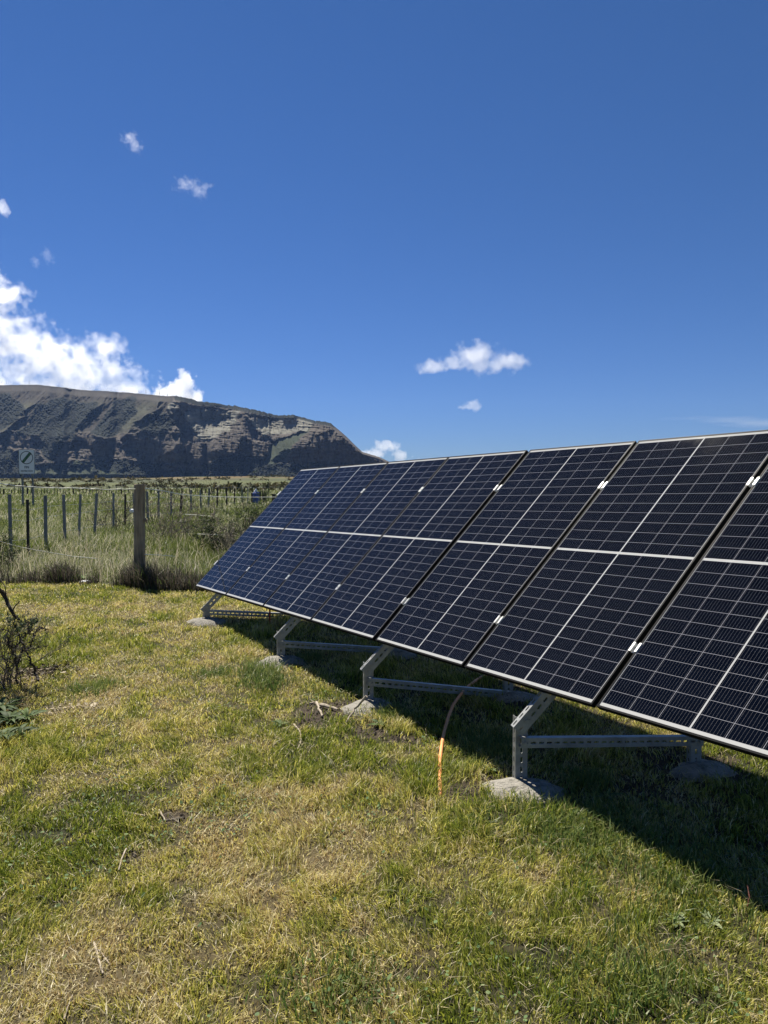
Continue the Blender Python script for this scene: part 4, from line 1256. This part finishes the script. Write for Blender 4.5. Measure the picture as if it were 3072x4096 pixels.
rosette(ground_at(2840, 3700), 8, .07, .022, 'plantain with whitish leaves near the shadow edge at the lower right', ((.14, .19, .10), (.28, .31, .18)), 13, .6)
rosette(ground_at(380, 2710), 7, .07, .018, 'pale rosette on the lawn between the thorny shrub and the first frame', ((.2, .22, .14), (.35, .35, .22)), 14, .5)

# bare thorny shrub at the left edge of the lawn
bp0 = ground_at(69, 2756)
e = empty('thorny_shrub', bp0); tag(e, 'bare dark thorny shrub growing at the left edge of the lawn', 'shrub')
def pathtube(m, pts, r0, r1, D, jit=.01, n=6, thorns=0):
    P = []
    for i, (X, Y) in enumerate(pts):
        P.append(at(X, Y, D + rr_.uniform(-.08, .08)))
    out = []
    for i in range(len(P) - 1):
        for k in range(3):
            q = P[i].lerp(P[i + 1], k / 3); q += Vector((rr_.gauss(0, jit), rr_.gauss(0, jit), rr_.gauss(0, jit))) * (1 if (i or k) else 0); out.append(q)
    out.append(P[-1])
    m.tube(out, [r0 + (r1 - r0) * i / (len(out) - 1) for i in range(len(out))], n)
    for i in range(1, len(out)):
        for _ in range(thorns):
            q = out[i - 1].lerp(out[i], rr_.random()); d = Vector((rr_.gauss(0, 1), rr_.gauss(0, .6), rr_.gauss(.2, 1))).normalized() * rr_.uniform(.012, .05)
            d = d * rr_.uniform(.8, 1.9)
            m.tube([q, q + d], [.0028, .0008], 3)
            if rr_.random() < .35:
                q2 = q + d; m.tube([q2, q2 + Vector((rr_.gauss(0, 1), 0, rr_.gauss(0, 1))).normalized() * .022], [.0015, .0006], 3)
    return out
DT = bp0.y
m = MB()
pathtube(m, [(-14, 2352), (9, 2368), (26, 2397), (47, 2447), (60, 2466), (78, 2478)], .020, .010, DT, .003)
pathtube(m, [(47, 2447), (60, 2425), (78, 2404)], .007, .004, DT, .002)
pathtube(m, [(-5, 2350), (-2, 2330), (2, 2310), (20, 2350), (24, 2385)], .004, .004, DT, .003)
m.build('thick_branch', M['bark'], e)
m = MB()
for pts, r0, r1 in (([(69, 2756), (68, 2712), (67, 2670), (73, 2640), (80, 2620), (88, 2600), (100, 2590), (110, 2600)], .012, .005), ([(67, 2670), (58, 2635), (54, 2610), (60, 2590), (76, 2572), (82, 2560)], .008, .004),
                     ([(153, 2722), (142, 2690), (129, 2661), (117, 2630), (103, 2605), (93, 2575)], .011, .007), ([(93, 2575), (82, 2555), (73, 2535), (60, 2510), (53, 2490)], .008, .004),
                     ([(110, 2600), (125, 2578), (134, 2555), (140, 2530), (150, 2518), (165, 2508), (186, 2520)], .007, .003), ([(82, 2560), (100, 2545), (118, 2528), (130, 2500), (120, 2490), (105, 2492)], .006, .003),
                     ([(60, 2590), (40, 2580), (30, 2572), (45, 2530), (20, 2520), (-5, 2515)], .006, .003), ([(54, 2610), (44, 2585), (35, 2560), (30, 2545)], .005, .002), ([(118, 2528), (110, 2510), (100, 2480)], .005, .002),
                     ([(110, 2600), (140, 2592), (165, 2590), (190, 2582)], .004, .001), ([(28, 2740), (30, 2690), (35, 2640), (48, 2590), (55, 2540)], .004, .002), ([(15, 2760), (20, 2700), (30, 2650)], .004, .002)):
    pathtube(m, pts, r0, r1, DT + rr_.uniform(-.1, .15), .006, 5, thorns=5)
m.build('thorny_stems', M['bark'], e)
cl_ = np.array([tuple(at(X, Y, DT + rr_.uniform(-.15, .15))) for X, Y in ((40, 2480), (60, 2470), (75, 2490), (90, 2500), (55, 2500), (120, 2510), (100, 2530), (130, 2490), (30, 2470), (140, 2480), (20, 2550), (70, 2520))])
V, Q, c = leaf_quads(420, cl_, .013, lambda k: mix3((.03, .05, .02), (.14, .17, .10), rng.random(k) ** 1.5))
mesh_obj('foliage', V, Q, None, M['leaf'], e, col=c, loc=tuple(bp0))

gshrub(45, 2752, .75, .42, 'tangle of fine grey twigs with a few small leaves around the thorny shrub', leaves_n=200, leaf=.011, lcol=((.04, .06, .03), (.20, .22, .13)), seed=31, nst=9, rad0=.0055)
gshrub(-10, 2740, .85, .40, 'fine twigs cut by the left edge of the photo beside the thorny shrub', leaves_n=240, leaf=.012, lcol=((.04, .06, .03), (.18, .2, .11)), seed=33, nst=8, rad0=.0055)
# loose sticks on the lawn
def stick(pxs, r, label, h=.012, lift=None, mat='drystick', name='stick'):
    P = []
    for i, (X, Y) in enumerate(pxs):
        g = ground_at(X, Y); z = h if lift is None else lift[i]
        s_ = g.y * (1 - z / EYE); d = ray(X, Y); P.append(Vector((d[0] * s_, s_, EYE + d[2] * s_)))
    out = []
    for i in range(len(P) - 1):
        for k in range(4):
            q = P[i].lerp(P[i + 1], k / 4); q += Vector((rr_.gauss(0, r * .25), rr_.gauss(0, r * .25), abs(rr_.gauss(0, r * .3)))); out.append(q)
    out.append(P[-1]); m = MB()
    m.tube(out, [r * (1.1 - .45 * i / len(out)) * rr_.uniform(.88, 1.12) for i in range(len(out))], 7)
    if len(P) > 1 and r > .004:
        q = out[len(out) // 2]; m.tube([q, q + Vector((rr_.uniform(-.04, .04), rr_.uniform(-.02, .04), .02))], [r * .5, r * .2], 5)
    o = m.build(name, M[mat], loc=tuple(P[0])); tag(o, label, 'stick')
stick([(1280, 2820), (1350, 2838)], .013, 'thick pale broken stick on the bare soil left of the cracked footing', .02)
stick([(1266, 2810), (1276, 2836), (1289, 2864)], .010, 'shorter stick lying across the bare soil in front of the thick broken one', .02)
stick([(1238, 2816), (1272, 2808)], .008, 'small dark stub at the far end of the crossed sticks', .012)
stick([(1465, 2787), (1420, 2838), (1383, 2893)], .009, 'dry stick leaning against the second nearest front post', lift=[.20, .08, .01])
stick([(1174, 2897), (1200, 2925), (1205, 2960), (1195, 2990), (1178, 3000)], .006, 'curved thin root lying on the lawn below the crossed sticks')
stick([(499, 3250), (540, 3256), (582, 3266)], .006, 'whitish stick on the lawn in the left middle')
stick([(636, 3240), (648, 3262), (660, 3282)], .005, 'short stick pointing at the dark hollow in the lawn')
stick([(660, 3284), (700, 3277), (735, 3270)], .006, 'dark bent twig beside the hollow in the lawn', mat='twig')
stick([(376, 3770), (388, 3815), (396, 3850), (412, 3893)], .005, 'pale forked straw stalk lying on the dry patch at the lower left')
stick([(376, 3800), (396, 3800), (440, 3860)], .003, 'thin straw stalk crossing the pale forked one')
stick([(505, 3395), (486, 3440), (475, 3480)], .004, 'brownish stalk standing in the middle of the dry patch', .03)
stick([(2990, 3540), (2998, 3590), (2985, 3640)], .003, 'reddish curled stalk at the right edge by the shadow line', lift=[.09, .05, .0], mat='redstem')
stick([(2945, 3790), (2975, 3745)], .003, 'short reddish stalk in the lower right corner of the lawn', mat='drystick')
stick([(2650, 4085), (2720, 4040), (2790, 4005)], .0035, 'long pale grass stem lying at the bottom right')
stick([(703, 4015), (735, 4050), (760, 4085)], .0035, 'straw stem at the bottom edge of the lawn, left of the centre')
stick([(255, 4080), (275, 4020), (290, 3980)], .003, 'straw stem at the bottom left of the lawn')
stick([(160, 2790), (215, 2770), (235, 2760)], .005, 'dark twig in the shade right of the thorny shrub', mat='twig')

# dark dead-leaf litter round the shrub
def litter(pos, n, r, size, label, c0, c1, name='leaf_litter'):
    g = ground_at(*pos)
    C_ = np.array([[g.x + rng.normal(0, r), g.y + rng.normal(0, r * .6), 0] for _ in range(60)]); C_[:, 2] = gz(C_[:, 0], C_[:, 1]) + .022
    V, Q, c = leaf_quads(n, C_, size, lambda k: mix3(c0, c1, rng.random(k)))
    Z = gz(V[:, 0], V[:, 1]); V[:, 2] = np.maximum(V[:, 2], Z + .004); V[:, 2] = np.minimum(V[:, 2], Z + .06)
    o = mesh_obj(name, V, Q, None, M['leaf'], col=c); tag(o, label, 'litter', kind='stuff')
litter((180, 2695), 420, .16, .018, 'dark dead leaves and twigs right of the thorny shrub', (.02, .017, .012), (.07, .055, .04))
litter((80, 2720), 350, .18, .020, 'pale dry grass litter round the foot of the thorny shrub', (.25, .2, .13), (.5, .42, .3), name='dry_litter')
litter((330, 2840), 260, .10, .020, 'pale straw tuft on the lawn right of the dock plants', (.3, .25, .16), (.6, .52, .38), name='straw_tuft')

# crumpled white bag in the weeds and a scrap on the fence
def crumple(pos, w, h, label, name):
    m = MB(); n1, n2 = 10, 6
    for j in range(n2 + 1):
        for k in range(n1):
            a = 2 * math.pi * k / n1; t = math.pi * j / n2
            r = 1 + rr_.uniform(-.3, .3)
            m.v.append((pos.x + math.cos(a) * math.sin(t) * w * r, pos.y + math.sin(a) * math.sin(t) * w * .6 * r, pos.z + h * (1 - math.cos(t)) / 2 * (1 + rr_.uniform(-.15, .15))))
    for j in range(n2):
        for k in range(n1): m.q.append((j * n1 + k, j * n1 + (k + 1) % n1, (j + 1) * n1 + (k + 1) % n1, (j + 1) * n1 + k))
    o = m.build(name, M['white']); tag(o, label, 'litter')
crumple(ground_at(340, 2333), .085, .05, 'crumpled whitish bag lying in the weeds below the bright green weed', 'plastic_bag')
q = at(528, 2052, 17.0); crumple(q, .07, .10, 'scrap of white plastic caught on the wires left of the wooden post', 'plastic_scrap')

# shrubs scattered over the far plain
n = 3400
y = 75 * (480 / 75) ** rng.random(n); x = rng.uniform(-.75, .35, n) * y
w_ = fbm(x * .02, y * .035, 45, 4)
keep = rng.random(n) < sstep(.44, .60, w_) * sstep(60, 150, y) + .02
x, y = x[keep], y[keep]; n = len(x)
k = 14
sz = (.35 + .75 * rng.random(n)) * (1 + .4 * sstep(200, 400, y))
off_ = rng.normal(0, 1, (n, k, 3)); off_[:, :, 2] = np.abs(off_[:, :, 2]) * .6
cen = np.stack([x, y, gz(x, y)], 1)[:, None] + off_ * sz[:, None, None] * .45
a = rng.normal(0, 1, (n, k, 3)) * sz[:, None, None] * .35; b = rng.normal(0, 1, (n, k, 3)) * sz[:, None, None] * .35
V = np.stack([cen - a, cen + a, cen + b], 2).reshape(-1, 3)
T = np.arange(len(V)).reshape(-1, 3)
o = mesh_obj('scrub', V, None, T, M['leaf'], col=np.repeat(mix3((.035, .040, .018), (.10, .085, .04), rng.random(n)), k * 3, 0))
tag(o, 'low dark scrub bushes dotted over the far plain', 'scrub', kind='stuff')

# ------------------------------------------------------------------ clouds (real volumes beyond the mountain)
def cloud(label, blobs, D, dens, seed, nscale, gain=2.6, bias=-.55, edge=5.0, flat=1.0, stretch=None):
    k = D / F
    pts = [(at(b[0], b[1], D), b[2] * k, b[3] * k) for b in blobs]
    lo = Vector([min(q[0][i] - max(q[1], q[2]) * 1.2 for q in pts) for i in range(3)]); hi = Vector([max(q[0][i] + max(q[1], q[2]) * 1.2 for q in pts) for i in range(3)])
    c = (lo + hi) / 2; dm = hi - lo
    m = MB(); m.box(tuple(lo), (dm.x, 0, 0), (0, dm.y, 0), (0, 0, dm.z))
    mt = bpy.data.materials.new('cloud vapour'); mt.use_nodes = True; n = mt.node_tree; n.nodes.clear()
    out = N(n, 'ShaderNodeOutputMaterial'); pv = N(n, 'ShaderNodeVolumePrincipled'); n.links.new(pv.outputs[0], out.inputs['Volume'])
    pv.inputs['Color'].default_value = (1, 1, 1, 1); pv.inputs['Anisotropy'].default_value = 0.5
    tc = N(n, 'ShaderNodeTexCoord')
    nz = N(n, 'ShaderNodeTexNoise', noise_dimensions='4D'); nz.inputs['W'].default_value = seed; nz.inputs['Scale'].default_value = nscale / k; nz.inputs['Detail'].default_value = 7; nz.inputs['Roughness'].default_value = .6
    if stretch:
        mp = N(n, 'ShaderNodeMapping'); mp.inputs['Scale'].default_value = stretch
        n.links.new(tc.outputs['Object'], mp.inputs[0]); n.links.new(mp.outputs[0], nz.inputs['Vector'])
    else:
        n.links.new(tc.outputs['Object'], nz.inputs['Vector'])
    best = None
    for q, rx, rz in pts:
        sub = N(n, 'ShaderNodeVectorMath', operation='SUBTRACT'); sub.inputs[1].default_value = q - c; n.links.new(tc.outputs['Object'], sub.inputs[0])
        dv = N(n, 'ShaderNodeVectorMath', operation='DIVIDE'); dv.inputs[1].default_value = (rx, min(rx, rz) * flat, rz); n.links.new(sub.outputs[0], dv.inputs[0])
        ln = N(n, 'ShaderNodeVectorMath', operation='LENGTH'); n.links.new(dv.outputs[0], ln.inputs[0])
        if best is None: best = ln.outputs['Value']
        else:
            mn = N(n, 'ShaderNodeMath', operation='SMOOTH_MIN'); mn.inputs[2].default_value = .3; n.links.new(best, mn.inputs[0]); n.links.new(ln.outputs['Value'], mn.inputs[1]); best = mn.outputs[0]
    a1 = N(n, 'ShaderNodeMath', operation='MULTIPLY_ADD'); a1.inputs[1].default_value = gain; a1.inputs[2].default_value = bias; n.links.new(nz.outputs['Fac'], a1.inputs[0])
    a2 = N(n, 'ShaderNodeMath', operation='SUBTRACT'); n.links.new(a1.outputs[0], a2.inputs[0]); n.links.new(best, a2.inputs[1])
    a3 = N(n, 'ShaderNodeMath', operation='MULTIPLY'); a3.inputs[1].default_value = edge; a3.use_clamp = True; n.links.new(a2.outputs[0], a3.inputs[0])
    a4 = N(n, 'ShaderNodeMath', operation='MULTIPLY'); a4.inputs[1].default_value = dens; n.links.new(a3.outputs[0], a4.inputs[0]); n.links.new(a4.outputs[0], pv.inputs['Density'])
    o = m.build('cloud', mt, loc=tuple(c)); tag(o, label, 'cloud', 'clouds in the blue sky')
    return o
CD = 7500
cloud('big white bank of cumulus at the left behind the mountain', [(0, 1180, 105, 95), (-60, 1330, 190, 130), (90, 1385, 150, 110), (200, 1440, 170, 120), (310, 1450, 130, 100), (420, 1400, 85, 70), (460, 1380, 60, 50), (430, 1500, 150, 80), (250, 1560, 360, 90), (520, 1565, 150, 60), (-200, 1480, 280, 180)], CD, .0075, 1.3, .018, gain=3.9, bias=-1.18, edge=1.5)
cloud('small white cloud with a pointed top, right of the big bank, above the ridge masts', [(745, 1535, 52, 62), (690, 1575, 90, 50), (765, 1590, 60, 50)], CD, .012, 3.1, .024, gain=3.4, bias=-.9, edge=2.6)
cloud('flat-based white cloud floating alone over the middle of the panel row', [(1740, 1462, 75, 36), (1800, 1448, 80, 34), (1905, 1420, 105, 58), (2030, 1448, 85, 46), (1950, 1460, 150, 40)], CD, .0045, 5.2, .022, gain=3.2, bias=-.72, edge=1.8)
cloud('tiny puff of cloud under the lone flat-based cloud', [(1887, 1625, 60, 28)], CD, .004, 7.4, .03)
cloud('low white cloud just above the right foot of the mountain', [(1540, 1785, 60, 36), (1480, 1820, 70, 40), (1600, 1825, 60, 30), (1700, 1845, 50, 22)], CD, .006, 8.8, .025)
cloud('slanting wisp of cloud high on the left', [(515, 550, 34, 26), (535, 580, 34, 30)], CD, .0022, 9.6, .045, gain=4.2, bias=-1.3, edge=1.6)
cloud('thin ragged wisp of cloud right of the slanting one', [(740, 735, 48, 30), (790, 762, 48, 28), (820, 748, 34, 20)], CD, .0018, 10.7, .045, gain=4.4, bias=-1.35, edge=1.4)
cloud('small wisp of cloud cut by the left edge, above the cumulus bank', [(0, 830, 40, 34), (15, 845, 32, 24)], CD, .0035, 12.1, .03)
cloud('pair of very faint wisps just above the left cloud bank', [(145, 1050, 26, 26), (192, 1024, 28, 34)], CD, .0012, 13.9, .05, gain=4.2, bias=-1.3, edge=1.4)
cloud('long thin streak of high cloud at the right above the panels', [(2760, 1674, 190, 14), (2900, 1682, 200, 18), (3040, 1694, 190, 22), (2900, 1700, 160, 12)], 11000, .0011, 15.3, .016, gain=2.6, bias=-.45, edge=1.2, flat=2.0, stretch=(.22, 1, 1.6))

# ------------------------------------------------------------------ haze: one closed box of even, thin air
m = MB(); m.box((-3800, -60, -13), (7600, 0, 0), (0, 5200, 0), (0, 0, 620))
hm = bpy.data.materials.new('haze air'); hm.use_nodes = True; n = hm.node_tree; n.nodes.clear()
out = N(n, 'ShaderNodeOutputMaterial'); pv = N(n, 'ShaderNodeVolumePrincipled'); n.links.new(pv.outputs[0], out.inputs['Volume'])
pv.inputs['Color'].default_value = (.30, .50, 1.0, 1); pv.inputs['Density'].default_value = .00003; pv.inputs['Anisotropy'].default_value = .2
o = m.build('haze', hm); tag(o, 'thin blue haze in the air', 'haze', kind='stuff')
